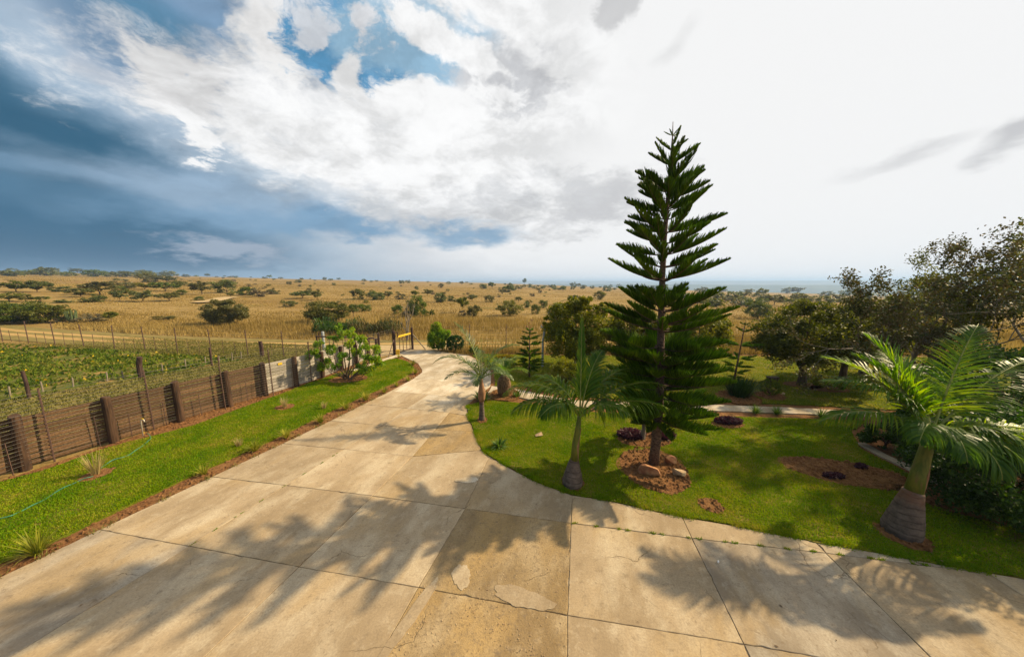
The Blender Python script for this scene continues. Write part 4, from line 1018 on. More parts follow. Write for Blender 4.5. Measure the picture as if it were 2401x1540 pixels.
def grow(rr, p, d, L, r, depth, segs, tips, spread=.7, up=.15, kids=(2, 3), shrink=.72, wobble=.18):
    pts = [p]; rad = [r]; n = 4
    for i in range(n):
        d = (d + Vector((rr.gauss(0, wobble), rr.gauss(0, wobble), rr.gauss(0, wobble) + up * .5))).normalized()
        p = p + d * L / n; pts.append(p); rad.append(r * (1 - .4 * (i + 1) / n))
        if depth <= 1: tips.append((p.copy(), d.copy()))
    segs.append((pts, rad))
    if depth == 0: return
    for k in range(rr.randint(*kids)):
        ax = Vector((rr.gauss(0, 1), rr.gauss(0, 1), rr.gauss(0, .6))).normalized()
        nd = (d + ax * spread * rr.uniform(.7, 1.3)).normalized()
        grow(rr, p, nd, L * shrink * rr.uniform(.8, 1.15), rad[-1] * .8, depth - 1, segs, tips, spread, up, kids, shrink, wobble)
    # a side shoot from the middle
    if depth >= 2 and rr.random() < .7:
        q = pts[2]; ax = Vector((rr.gauss(0, 1), rr.gauss(0, 1), rr.uniform(0, .6))).normalized()
        grow(rr, q, (d + ax).normalized(), L * shrink * .8, rad[2] * .6, depth - 2, segs, tips, spread, up, kids, shrink, wobble)
def trunk_obj(segs, mat, parent, name='trunk', sides=7):
    mb = MB()
    for pts, rad in segs: mb.tube(pts, rad, sides if rad[0] > .03 else 4, cap=False)
    return mb.build(name, mat, parent, smooth=True)

def dense_tree(name, label, base, cz, rad, nleaf, leafL, mat, tr=.12, fork=.5, nclump=60, crad=.3, stems=5, seed=1, group=None, cat='tree', bark=BARK, shell=.5, W=.45, zmin=-.75, off=(0, 0), extra=()):
    r = np.random.default_rng(seed); rr = random.Random(seed)
    root = empty(name, (base[0], base[1], 0), label, cat, group)
    P = clump_pts(r, nleaf, nclump, rad, crad, shell, zmin) + np.array([off[0], off[1], cz])
    Ps = [P]
    for (ex, ey, ez, er, en) in extra: Ps.append(clump_pts(r, en, 12, (er, er, er * .8), .4) + np.array([ex, ey, ez]))
    P = np.concatenate(Ps); P = P[P[:, 2] > .12]
    o = bpy.data.objects.new('crown', quad_mesh('crown', leaf_quads(r, P, leafL, leafL * W), mat)); COL.objects.link(o); o.parent = root
    segs = []
    fz = max(.12, fork)
    if tr > 0:
        segs.append(([Vector((0, 0, -.05)), Vector((rr.uniform(-.05, .05), 0, fz * .5)), Vector((0, 0, fz))], [tr * 1.35, tr, tr * .9]))
        for k in range(stems):
            a = 2 * math.pi * k / stems + rr.uniform(-.4, .4); e = Vector((math.cos(a) * rad[0] * .75 + off[0], math.sin(a) * rad[1] * .75 + off[1], cz + rad[2] * rr.uniform(-.1, .6)))
            m = Vector((0, 0, fz)).lerp(e, .45) + Vector((rr.uniform(-.1, .1), rr.uniform(-.1, .1), .15 * rad[2]))
            segs.append(([Vector((0, 0, fz * .92)), m, e], [tr * .6, tr * .35, tr * .1]))
        trunk_obj(segs, bark, root)
    return root

# ---- palms
def frond(az, el, L, droop, mat, nl=46, ll=.55, lw=.03, seed=1, hang=.6, vee=.5, fwd=.45, r0=.022, bare=.16):
    rr = random.Random(seed); pts = []; n = 16
    e = el; p = Vector((0, 0, 0)); ca, sa = math.cos(az), math.sin(az)
    for i in range(n + 1):
        pts.append(p.copy()); t = i / n
        ee = el - droop * t ** 1.3
        p = p + Vector((math.cos(ee) * ca, math.cos(ee) * sa, math.sin(ee))) * L / n
    mr = MB(); mr.tube(pts, [r0 * (1 - .85 * i / n) for i in range(n + 1)], 5)
    V = []; F = []
    for i in range(nl):
        t = bare + (1 - bare) * (i + .5) / nl; q = t * n; k = min(int(q), n - 1); f = q - k
        p = pts[k].lerp(pts[k + 1], f); tan = (pts[k + 1] - pts[k]).normalized()
        side = Vector((-sa, ca, 0)); upv = side.cross(tan) * -1
        if upv.z < 0 and el - droop * t > -1.4: upv = -upv
        for s in (-1, 1):
            l = ll * (math.sin(math.pi * min(1, .18 + t * .85)) ** .5) * rr.uniform(.85, 1.1) * (1 - .35 * t)
            d = (side * s * .9 + tan * (fwd + .7 * t) + upv * (vee * rr.uniform(.3, 1.3)) + Vector((rr.gauss(0, .07), rr.gauss(0, .07), rr.gauss(0, .07)))).normalized()
            w = tan.cross(d).normalized().cross(d).normalized() if False else (tan - d * tan.dot(d)).normalized()
            a = p; b = len(V)
            cs = [a]
            dd = d.copy(); m = 4
            for j in range(m):
                dd = (dd + Vector((0, 0, -hang * (j + 1) / m * .55))).normalized(); a = a + dd * l / m; cs.append(a)
            ws = [.55, 1, .95, .6, .05]
            for c_, w_ in zip(cs, ws):
                V.append(c_ + w * lw * w_ / 2); V.append(c_ - w * lw * w_ / 2)
            for j in range(m): F.append((b + 2 * j, b + 2 * j + 1, b + 2 * j + 3, b + 2 * j + 2))
    return mr, V, F
def palm(name, label, base, trunk, shaft, crown, fronds, mat, group=None, spear=None, ll=.55, lw=.03, seed=1, nl=46, sheath=True, trmat=PALMT):
    """trunk / shaft: lists of (dx, dy, z, r)"""
    root = empty(name, (base[0], base[1], 0), label, 'palm tree', group)
    # ringed trunk
    mb = MB(); P = [Vector(t[:3]) for t in trunk]; Rr = [t[3] for t in trunk]; pts = []; rs = []
    for i in range(len(P) - 1):
        k = 7
        for j in range(k):
            t = j / k; pts.append(P[i].lerp(P[i + 1], t)); rs.append((Rr[i] * (1 - t) + Rr[i + 1] * t) * (1.0 if j % 2 else 1.025))
    pts.append(P[-1]); rs.append(Rr[-1])
    mb.tube(pts, rs, 20); mb.build('trunk', trmat, root, smooth=True)
    if shaft:
        mb = MB(); mb.tube([s[:3] for s in shaft], [s[3] for s in shaft], 14); mb.build('crownshaft', SHAFT, root, smooth=True)
        if sheath:
            a = Vector(shaft[0][:3]); b = Vector(shaft[-1][:3]); mb = MB(); r1 = shaft[0][3]
            mb.tube([a + Vector((r1 * .75, -r1 * .6, 0)), a.lerp(b, .35) + Vector((r1 * .2, -r1 * .85, 0)), a.lerp(b, .75) + Vector((r1 * .7, -r1 * .2, 0))], [.012, .022, .006], 5)
            mb.build('dry_sheath', SHEATH, root)
    for i, f in enumerate(fronds):
        az, el, Lf, dr = f[:4]; kw = f[4] if len(f) > 4 else {}
        k2 = dict(nl=nl, ll=ll, lw=lw); k2.update(kw)
        mr, V, F = frond(math.radians(az), math.radians(el), Lf, math.radians(dr), mat, seed=seed * 31 + i, **k2)
        c = Vector(crown) + Vector((math.cos(math.radians(az)) * .03, math.sin(math.radians(az)) * .03, -.02 * i % .06))
        fo = mr.build('frond', RACHIS, root, smooth=True, loc=c)
        fin(mk('leaflets', V, F, mat, fo), kind='stuff')
    if spear:
        mb = MB(); mb.tube([crown, tuple(Vector(crown) + Vector(spear) * .5), tuple(Vector(crown) + Vector(spear))], [.02, .013, .004], 6); mb.build('spear_leaf', RACHIS, root)
    return root
# azimuth: 0 = right (+X), 90 = away from the camera, 180 = left, 270 = towards the camera
bx, by = G(1342, 1135)
palm('royal_palm', 'young palm with tapered grey bulb foot on the lawn left of the tall pine', (bx, by),
     [(0, 0, 0, .215), (0, 0, .10, .222), (.01, 0, .28, .185), (.02, 0, .50, .125), (.03, 0, .60, .095)],
     [(.03, 0, .585, .088), (.05, 0, .95, .085), (.08, 0, 1.25, .065), (.11, 0, 1.6, .045)], (.12, 0, 1.62),
     [(176, 58, 2.05, 112, dict(hang=1.5, ll=.72)), (190, 40, 1.7, 90, dict(hang=1.6, ll=.7)), (5, 46, 2.15, 72, dict(hang=1.4, ll=.75)), (350, 34, 1.9, 62, dict(hang=1.6, ll=.75)), (22, 62, 1.8, 75, dict(hang=.8, ll=.6)),
      (80, 82, 2.2, 10, dict(hang=.10, vee=.2, ll=.34, fwd=2.2, nl=52)), (150, 66, 1.5, 85, dict(hang=1.0)), (215, 50, 1.3, 100, dict(hang=1.4)), (50, 72, 1.7, 50, dict(hang=.5, fwd=.9)), (320, 55, 1.2, 95, dict(hang=1.3))],
     LF['palm'], ll=.62, lw=.030, seed=2, nl=58)
bx, by = G(2112, 1250)
palm('royal_palm', 'largest palm at the right with a fat ringed bulb foot and glossy fronds', (bx, by),
     [(0, 0, 0, .245), (0, 0, .12, .255), (.03, 0, .35, .22), (.08, .02, .62, .168), (.12, .03, .82, .130)],
     [(.12, .03, .80, .118), (.18, .05, 1.15, .102), (.26, .08, 1.55, .085), (.31, .10, 1.80, .075)], (.33, .10, 1.85),
     [(172, 34, 1.95, 78, dict(hang=1.5)), (158, 56, 1.9, 78, dict(hang=.9)), (118, 72, 2.0, 34, dict(hang=.3, vee=.7, fwd=.8)), (145, 70, 1.8, 52, dict(hang=.4, vee=.7, fwd=.7)), (262, 30, 1.15, 118, dict(hang=1.6)), (238, 42, 1.1, 115, dict(hang=1.6)), (210, 50, 1.2, 110, dict(hang=1.5)),
      (285, 35, 1.1, 110, dict(hang=1.6)), (310, 50, 1.1, 110, dict(hang=1.4)), (8, 50, 2.5, 42, dict(hang=.8)), (25, 66, 2.4, 36, dict(hang=.4)), (132, 60, 2.0, 60, dict(hang=.5)), (352, 16, 2.2, 48, dict(hang=1.5)), (335, 30, 1.8, 75, dict(hang=1.4)), (75, 66, 1.9, 60, dict(hang=.6)), (50, 45, 2.0, 70, dict(hang=1.0))],
     LF['palm'], ll=.66, lw=.028, seed=3, nl=58)
bx, by = G(1130, 985)
palm('feather_palm', 'slender grey-green palm standing at the driveway bend', (bx, by),
     [(0, 0, 0, .105), (0, 0, .08, .10), (0, 0, .45, .075), (0, 0, .62, .07), (0, 0, .68, .078)],
     None, (-.01, 0, 1.42),
     [(180, 62, 1.9, 112, dict(hang=.5)), (160, 82, 2.1, 50, dict(hang=.3)), (205, 40, 1.3, 90, dict(hang=.6)), (8, 76, 1.9, 95, dict(hang=.4)), (28, 50, 1.5, 90, dict(hang=.5)), (345, 35, 1.2, 90, dict(hang=.6)), (95, 65, 1.3, 70, dict(hang=.4)), (140, 50, 1.2, 90, {}), (265, 45, .9, 120, dict(hang=.6)), (320, 62, 1.2, 110, {})],
     LF['palm2'], ll=.42, lw=.025, seed=4, nl=32, spear=(.02, 0, 1.35))
fp = [o for o in bpy.data.objects if o.name == 'feather_palm'][0]
mb = MB(); mb.tube([(0, 0, .66), (0, 0, .75), (.01, 0, .95), (.005, 0, 1.15), (0, 0, 1.3), (-.01, 0, 1.44)], [.08, .115, .125, .085, .06, .05], 12); mb.build('husk', SHEATH, fp, smooth=True)
bx, by = G(1182, 928)
palm('date_palm', 'squat palm with a thick brown fibrous trunk behind the slender palm', (bx, by),
     [(0, 0, 0, .20), (0, 0, .2, .26), (0, 0, .5, .28), (0, 0, .72, .22), (0, 0, .85, .12)], None, (0, 0, .88),
     [(0 + k * 47, 35 + (k * 29) % 40, 1.05 + .1 * (k % 3), 70 + (k * 13) % 30, dict(hang=.4)) for k in range(14)], LF['palm'], ll=.30, lw=.016, seed=5, nl=34, trmat=FIBRE)

# ---- Norfolk pines
def pine_branch(L, rise, seed, blen=.17, step=.024, droop=0.0, dens=1.0, wd=.011, flare=1.0):
    rr = random.Random(seed); n = 12; pts = []
    for i in range(n + 1):
        t = i / n; pts.append(Vector((L * t, .03 * L * math.sin(t * 3 + seed), rise * (t ** 1.25) - droop * math.sin(t * math.pi) * .5 + .04 * L * t ** 3)))
    mb = MB(); mb.tube(pts, [max(.003, .016 * L * (1 - .85 * i / n)) for i in range(n + 1)], 5)
    V = []; F = []
    t = .10 if L < .5 else .16
    dt = step / L / dens
    while t < 1.0:
        q = t * n; k = min(int(q), n - 1); p = pts[k].lerp(pts[k + 1], q - k); tan = (pts[k + 1] - pts[k]).normalized()
        env = min(1, (t / .35) ** .6) * (min(1, (1 - t) / .45) ** .6) + .08
        for s in (-1, 1, 0):
            if s == 0 and rr.random() < .45: continue
            l = blen * env * rr.uniform(.75, 1.12)
            d = Vector((.42 * tan.x + rr.gauss(0, .09), s * rr.uniform(.15, .6) * flare + rr.gauss(0, .08), .78 + rr.gauss(0, .09))).normalized()
            d2 = (d * .75 + Vector((.25, 0, .5))).normalized()
            a = p; b = a + d * l * .55; c = b + d2 * l * .5
            u = d.cross(Vector((1, 0, 0))).normalized(); v = d.cross(u)
            base = len(V); w = wd * rr.uniform(.8, 1.2)
            for (pp, ww) in ((a, w * .8), (b, w), (c, w * .25)):
                for j in range(3):
                    an = 2.094 * j; V.append(pp + (u * math.cos(an) + v * math.sin(an)) * ww)
            for lv in (0, 3):
                for j in range(3): F.append((base + lv + j, base + lv + (j + 1) % 3, base + lv + 3 + (j + 1) % 3, base + lv + 3 + j))
        t += dt
    return mb, V, F
def pine(name, label, base, trunk, whorls, group=None, blen=.17, wd=.011, nb=6, seed=1, dens=1.0, cat='pine tree', tm=PINEBARK):
    rr = random.Random(seed); root = empty(name, (base[0], base[1], 0), label, cat, group)
    mb = MB(); mb.tube([t[:3] for t in trunk], [t[3] for t in trunk], 12); mb.build('trunk', tm, root, smooth=True)
    def at(z):
        for a, b in zip(trunk, trunk[1:]):
            if z <= b[2]:
                t = (z - a[2]) / max(1e-6, b[2] - a[2]); return (a[0] + (b[0] - a[0]) * t, a[1] + (b[1] - a[1]) * t)
        return trunk[-1][:2]
    for i, wq in enumerate(whorls):
        z, rl, rrr, rise = wq[:4]; bl = wq[4] if len(wq) > 4 else blen
        x, y = at(z); low = z < 2.9 and name == 'norfolk_pine'; n = (nb + 3 if low else nb) if rl > .45 else 4
        a0 = rr.uniform(0, 1)
        for k in range(n):
            a = 2 * math.pi * (k + (0 if i % 2 else .5)) / n + rr.uniform(-.16, .16)
            f = .5 + .5 * math.cos(a); Lb = (rl * (1 - f) + rrr * f) * rr.uniform(.86 if not (z < 2.9 and name == 'norfolk_pine') else .78, 1.06)
            if z < 2.9 and name == 'norfolk_pine' and rr.random() < .08: continue
            mb, V, F = pine_branch(Lb, rise * rr.uniform(.6, 1.35), seed * 1000 + i * 10 + k, bl * min(1, .45 + Lb), droop=.06 * Lb, dens=dens, wd=wd, flare=1.7 if low else 1.0)
            bo = mb.build('branch', tm, root, smooth=True, loc=(x, y, z + rr.uniform(-1, 1) * (.11 if low else .04) * min(1, Lb))); bo.rotation_euler = (0, 0, a)
            fin(mk('needles', V, F, LF['pine'], bo), kind='stuff')
    return root
BX, BY = G(1532, 1088)
TP = [(1532, 1088, .125), (1538, 1040, .11), (1545, 950, .10), (1548, 850, .088), (1551, 740, .076), (1553, 650, .064), (1558, 560, .052), (1566, 460, .038), (1573, 370, .022), (1577, 320, .012), (1578, 286, .006)]
tr = []
for px, py, rd in TP:
    xx, zz = HY(px, py, BY); tr.append((xx - BX, 0, max(0, zz) if py > 1080 else zz, rd))
SCL = 1 / 96.0
def wh(y, rl, rrt, rise, bl=.235):
    z = HY(1560, y, BY)[1]; w = [z, rl * SCL, rrt * SCL, rise * SCL]
    if bl: w.append(bl)
    return tuple(w)
WH = [wh(318, 17, 19, 10, .05), wh(350, 34, 38, 22, .12), wh(386, 50, 56, 34, .16), wh(432, 74, 68, 34), wh(448, 60, 76, 34), wh(470, 66, 84, 36), wh(494, 86, 80, 34), wh(519, 94, 86, 34), wh(545, 98, 108, 36),
      wh(570, 102, 92, 34), wh(596, 104, 118, 34), wh(624, 112, 118, 36), wh(658, 122, 132, 34), wh(700, 62, 60, 20, .24), wh(716, 84, 90, 30, .28), wh(730, 112, 128, 40, .26), wh(758, 140, 140, 36, .26), wh(776, 148, 144, 34, .20),
      wh(816, 135, 132, 34, .31), wh(838, 120, 130, 30, .31), wh(858, 128, 142, 28, .31), wh(880, 122, 150, 26, .31), wh(902, 118, 152, 24, .31), wh(924, 112, 160, 20, .31), wh(946, 100, 165, 16, .31), wh(968, 88, 162, 10, .31), wh(988, 62, 150, 2, .24)]
pine('norfolk_pine', 'tallest tree in the garden, a dark green pine with tiered upswept branches', (BX, BY), tr, WH, seed=4, nb=6, dens=1.15, wd=.012)
def small_pine(px, py, pyt, whs, label, seed, nb=5, bl=.12, lean=0.0):
    x, y = G(px, py); h = HY(px, pyt, y)[1]; s = 740 / (y * math.cos(PITCH) + EYE * math.sin(PITCH))
    W = [(HY(px, a, y)[1], b / s, c / s, d / s) for a, b, c, d in whs]
    xt = lean / s
    return pine('young_pine', label, (x, y), [(0, 0, 0, .045), (xt * .5, 0, h * .5, .03), (xt * .9, 0, h * .9, .015), (xt, 0, h, .006)], W, blen=bl, wd=.016, nb=nb, seed=seed, dens=.7)
small_pine(1241, 884, 761, [(775, 12, 12, 4), (783, 18, 17, 4), (795, 24, 26, 3), (808, 31, 34, 4), (824, 32, 30, 3), (834, 34, 36, 3), (845, 34, 38, 0), (856, 34, 36, -2), (864, 26, 30, -3)], 'small tiered pine beside the yellow-topped hedge, left of the grey pole', 11, 6, .13)
small_pine(1714, 927, 750, [(762, 12, 10, 4), (778, 22, 22, 8), (810, 38, 42, 6), (840, 44, 44, 4), (858, 34, 38, 3), (872, 18, 40, 2), (884, 12, 20, 0)], 'thin young pine with widely spaced tiers right of the tall pine', 12, 5, .12, 16)
# low conifer crown on a pale stem behind the tall pine
xx, yy = G(1507, 1030)
t_ = dense_tree('low_conifer', 'small bushy conifer on a pale grey stem in the purple bed', (xx, yy), .95, (.50, .45, .30), 2600, .14, LF['pine'], tr=.055, fork=.7, nclump=22, crad=.32, seed=5, bark=BARKG, W=.2)

# ------------------------------------------------------------------ garden trees
def T(px, py): return G(px, py)
def size(px, Y): return px * (Y * math.cos(PITCH) + EYE * math.sin(PITCH)) / 740
x, y = T(1352, 862)
dense_tree('garden_tree', 'broad yellow-green tree behind the small pine and the grey pole', (x, y), 2.05, (1.75, 1.6, 1.6), 24000, .13, LF['yellowgreen'], tr=.12, fork=.5, nclump=85, crad=.24, seed=21, shell=.3, extra=((.3, -.2, 3.45, .45, 1500), (-.7, 0, 3.1, .45, 1200), (-1.5, 0, 2.5, .4, 900), (1.2, 0, 3.0, .5, 1200)))
x, y = T(1490, 868)
dense_tree('garden_tree', 'darker olive tree whose crown fills the gap left of the tall pine trunk', (x, y), 1.9, (1.9, 1.5, 1.35), 15000, .14, LF['olive'], tr=.12, fork=.5, nclump=110, crad=.22, seed=22, shell=.35)
x, y = T(1640, 862)
dense_tree('garden_tree', 'olive-yellow tree half hidden behind the right side of the tall pine', (x, y), 1.9, (1.2, 1.3, 1.25), 11000, .14, LF['yellowgreen'], tr=.10, fork=.5, nclump=80, crad=.24, seed=23, shell=.35)
x, y = T(1878, 903)
dense_tree('shade_tree', 'rounded dark olive tree with a short black trunk right of the thin young pine', (x, y), 2.2, (2.0, 1.8, 1.45), 32000, .12, LF['olive'], tr=.15, fork=.7, nclump=170, crad=.19, seed=24, shell=.35, off=(-.1, 0), zmin=-.62)
x, y = T(1974, 897)
dense_tree('shade_tree', 'olive tree with twin dark trunks between the rounded tree and the big sparse tree', (x, y), 2.3, (1.8, 1.6, 1.4), 22000, .12, LF['olive'], tr=.13, fork=1.0, nclump=120, crad=.20, seed=25, shell=.3, off=(.3, 0), zmin=-.55)
x, y = T(2022, 876)
dense_tree('shade_tree', 'dark-trunked tree in a soil ring farthest back under the shade trees', (x, y), 2.4, (2.1, 1.7, 1.4), 18000, .13, LF['olive'], tr=.14, fork=1.0, nclump=100, crad=.22, seed=26, shell=.3, off=(.6, 0), zmin=-.55)
# tall sparse tree at the right edge, grown limb by limb
def open_tree(name, label, base, stems, L, r0, depth, leafmat, nper, leafL, seed, spread=.62, up=.12, kids=(2, 3), crad=.28, wid=.5, bark=BARKG):
    rr = random.Random(seed); r = np.random.default_rng(seed); segs = []; tips = []
    root = empty(name, (base[0], base[1], 0), label, 'tree')
    for d in stems: grow(rr, Vector((rr.uniform(-.05, .05), rr.uniform(-.05, .05), 0)), Vector(d).normalized(), L, r0, depth, segs, tips, spread, up, kids, .74, .16)
    trunk_obj(segs, bark, root)
    C = np.array([p[:] for p, _ in tips]); n = nper * len(C)
    idx = np.repeat(np.arange(len(C)), nper)
    keep = r.random(n) < np.repeat(r.uniform(.25, 1, len(C)), nper)
    P = (C[idx] + rand_dirs(r, n) * (r.uniform(0, 1, n) ** .6)[:, None] * crad * np.array([1, 1, .9]))[keep]
    o = bpy.data.objects.new('crown', quad_mesh('crown', leaf_quads(r, P, leafL, leafL * wid, up=.3), leafmat)); COL.objects.link(o); o.parent = root
    return root, len(C)
print('open tree tips', open_tree('spreading_tree', 'large open-crowned tree with sparse brownish leaves reaching into the sky at the right edge', (13.9, 10.6),
          [(-.42, -.05, 1), (.18, .1, 1), (-.8, 0, .8)], 1.95, .11, 5, LF['russet'], 15, .085, 33, spread=.70, crad=.19)[1])
print('open tree tips', open_tree('spreading_tree', 'second open-crowned tree with dense leaves cut off by the right edge of the photo', (17.2, 10.4),
          [(-.35, -.1, 1), (.25, .1, 1), (-.75, 0, .8)], 2.0, .11, 5, LF['olive'], 17, .09, 37, spread=.70, crad=.20)[1])
# dark thicket at the lower right
def bush(name, label, base, cz, rad, n, leafL, mat, seed, nclump=50, crad=.28, group=None, shell=.45, zmin=-.9, W=.5, cat='bush', stems=6, tr=.03, extra=()):
    return dense_tree(name, label, base, cz, rad, n, leafL, mat, tr=tr, fork=.15, nclump=nclump, crad=crad, stems=stems, seed=seed, group=group, cat=cat, shell=shell, W=W, zmin=zmin, extra=extra)
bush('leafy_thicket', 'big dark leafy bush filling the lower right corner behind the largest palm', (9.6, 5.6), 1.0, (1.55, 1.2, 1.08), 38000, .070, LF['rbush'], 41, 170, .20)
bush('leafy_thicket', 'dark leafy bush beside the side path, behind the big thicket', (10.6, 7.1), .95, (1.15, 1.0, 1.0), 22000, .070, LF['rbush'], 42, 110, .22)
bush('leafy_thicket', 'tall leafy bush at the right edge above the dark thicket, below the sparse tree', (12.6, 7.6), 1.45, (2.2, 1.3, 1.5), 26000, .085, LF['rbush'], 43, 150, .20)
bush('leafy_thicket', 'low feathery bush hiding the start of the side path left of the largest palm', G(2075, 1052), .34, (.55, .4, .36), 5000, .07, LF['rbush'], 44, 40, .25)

# ---- garden shrubs
x, y = G(815, 889)
rr = random.Random(51); r = np.random.default_rng(51)
sh = empty('multi_stem_shrub', (x, y, 0), 'many-stemmed shrub with bright green leaf tufts in front of the board wall', 'shrub')
segs = []; C = []
for px, py, wt in [(734, 826, 1), (748, 806, 1), (765, 846, 1), (757, 860, .6), (786, 790, 1), (800, 772, .8), (818, 806, 1), (822, 780, 1), (842, 792, 1), (835, 826, 1), (862, 838, 1), (846, 862, .8), (884, 818, 1), (878, 842, 1), (894, 850, .9), (868, 866, .9), (776, 818, 1), (806, 832, 1), (790, 858, .7), (856, 812, .8), (780, 876, .5)]:
    yy = y + rr.uniform(-.45, .45); tx_, tz_ = HY(px, py, yy); tx_ -= x; ty_ = yy - y
    if tz_ < .3: continue
    b0 = Vector((rr.uniform(-.12, .12) + .05 * tx_, rr.uniform(-.08, .08), 0)); e = Vector((tx_, ty_, tz_)); m = b0.lerp(e, .5) + Vector((rr.uniform(-.06, .06) + tx_ * .10, rr.uniform(-.06, .06), -.10))
    segs.append(([b0, b0.lerp(m, .5) + Vector((0, 0, .05)), m, m.lerp(e, .6) + Vector((-.03 * tx_, 0, .03)), e], [.030, .026, .020, .013, .008]))
    for q in range(int(7 * wt) + 2): C.append(e + Vector((rr.gauss(0, .13), rr.gauss(0, .12), rr.gauss(-.03, .10))))
trunk_obj(segs, BARK, sh, 'stems')
C = np.array([c[:] for c in C]); nper = 48; idx = np.repeat(np.arange(len(C)), nper)
P = C[idx] + rand_dirs(r, len(idx)) * (r.uniform(0, 1, len(idx)) ** .5)[:, None] * .12
o = bpy.data.objects.new('leaves', quad_mesh('leaves', leaf_quads(r, P, .11, .045, up=.3), LF['bright'])); COL.objects.link(o); o.parent = sh
x, y = G(1026, 822)
bush('conifer_bush', 'upright feathery bright green bush just right of the yellow gate rail', (x, y), .85, (.58, .5, .85), 22000, .09, LF['bright'], 52, 90, .26, W=.35, extra=((.0, 0, 1.75, .22, 900), (.55, 0, 1.15, .35, 1600)))
x, y = G(1068, 823)
bush('round_hedge_bush', 'clipped dark green round bush right of the feathery gate bush', (x, y), .52, (.56, .5, .52), 16000, .08, LF['dark'], 53, 160, .14, shell=.85)
for i, (px, py, rx, h, lab, m1) in enumerate([(1185, 862, .62, .62, 'rounded green hedge with a flat bright yellow top by the small tiered pine', 1), (1112, 830, .32, .52, 'small green and yellow shrub between the dark round bush and the slender palm', 1)]):
    x, y = G(px, py)
    b = bush('flowering_hedge', lab, (x, y), h * .45, (rx, rx * .7, h * .5), 3500, .08, LF['hedge'], 54 + i, 60, .2, shell=.7)
    r = np.random.default_rng(77 + i); P = clump_pts(r, 1800, 50, (rx * 1.02, rx * .72, .12), .2, .2) + np.array([0, 0, h * .9])
    o = bpy.data.objects.new('yellow_blossom', quad_mesh('yellow_blossom', leaf_quads(r, P, .07, .045), LF['yellow'])); COL.objects.link(o); o.parent = b
for i, (px, py, rx, rz, m, lab) in enumerate([
    (1330, 905, .72, .62, 'yellowgreen', 'airy yellow-green shrub left behind the palm with the tapered foot'),
    (1430, 912, .62, .5, 'yellowgreen', 'airy yellow-green shrub right behind the palm with the tapered foot'),
    (1560, 905, .85, .5, 'rbush', 'dark green shrub behind the trunk of the tall pine'),
    (1300, 960, .2, .12, 'yellow', 'low yellow-leaved plant on the soil strip near the squat palm')]):
    x, y = G(px, py)
    bush('garden_shrub', lab, (x, y), rz, (rx, rx * .8, rz), 4200 if i < 3 else 250, .085, LF[m], 60 + i, 50, .25, cat='shrub', shell=.3)
for i, (px, py, rx, h, m, lab) in enumerate([(1802, 928, .36, .66, 'hedge', 'cup-shaped clipped bush in the shade right of the spiky clump'), (1942, 913, .52, .44, 'hedge', 'low clipped mound hedge under the twin-trunk tree')]):
    x, y = G(px, py)
    bush('clipped_bush', lab, (x, y), h * .55, (rx, rx * .9, h * .5), 6000, .045, LF[m], 70 + i, 150, .10, shell=.9)

def tuft(name, label, px, py, n, h, w, mat, seed, cat='plant', group=None, lean=.9, curve=.8, spread=.05, base=None):
    x, y = base if base else G(px, py); rr = random.Random(seed); V = []; F = []
    for k in range(n):
        a = rr.uniform(0, 6.28); l = h * rr.uniform(.6, 1.15); ln = rr.uniform(.15, lean); d = Vector((math.cos(a) * ln, math.sin(a) * ln, 1)).normalized()
        s = Vector((-math.sin(a), math.cos(a), 0)); p = Vector((math.cos(a), math.sin(a), 0)) * rr.uniform(0, spread); b = len(V); m = 4
        for j in range(m + 1):
            ww = w * (1 - (j / m) ** 2 * .95) / 2; V.append(p + s * ww); V.append(p - s * ww)
            d = (d + Vector((0, 0, -curve * ln * .35))).normalized(); p = p + d * l / m
        for j in range(m): F.append((b + 2 * j, b + 2 * j + 1, b + 2 * j + 3, b + 2 * j + 2))
    o = mk(name, V, F, mat, loc=(x, y, 0)); return fin(o, label, cat, group)
for i, (px, py, s, lab) in enumerate([(88, 1298, 1.5, 'largest green and yellow tuft nearest the camera on the left drive edge'), (478, 1112, .8, 'small yellow tuft on the left drive edge where the second cross joint ends'), (598, 1056, 1.1, 'yellow-green tuft on the left drive edge just below the third cross joint'), (672, 1026, .95, 'third yellow tuft up the left drive edge'),
        (752, 990, 1.0, 'fourth yellow tuft up the left drive edge, near the fourth cross joint'), (811, 959, 1.05, 'fifth yellow tuft up the left drive edge'), (858, 938, 1.2, 'palest leafy tuft of the row along the left drive edge'), (901, 920, .9, 'seventh tuft of the row, where the drive edge starts to bend'),
        (930, 905, .7, 'small tuft before the bend of the drive edge'), (957, 893, .9, 'green tuft right at the bulge of the drive edge'), (974, 876, 1.1, 'tall yellow-green tuft at the outermost bulge of the drive edge'), (968, 856, 1.1, 'green tuft above the bulge of the drive edge, nearest the gate'), (935, 838, .7, 'tiny tuft by the yellow block at the gate')]):
    tuft('edging_tuft', lab, px, py, int(85 * s), .27 * s + .04, .018, LF['tuft'], 80 + i, 'plant', 'yellow-green tufts along the left edge of the driveway')
for i, (px, py, lab) in enumerate([(1771, 969, 'first pale-edged grass tuft along the garden path, right of the tall pine'), (1821, 971, 'second pale-edged grass tuft along the garden path'), (1925, 978, 'third pale-edged grass tuft along the garden path, under a drooping palm frond'), (2005, 980, 'last pale-edged grass tuft along the path beside the largest palm')]):
    tuft('path_tuft', lab, px, py, 120, .34, .018, LF['lily'], 100 + i, 'plant', 'grass tufts along the garden path', lean=1.0)
tuft('spiky_clump', 'large dark spiky leaf clump at the foot of the thin young pine', 1732, 928, 420, .85, .035, LF['dark'], 110, lean=.75, curve=.5, spread=.35)
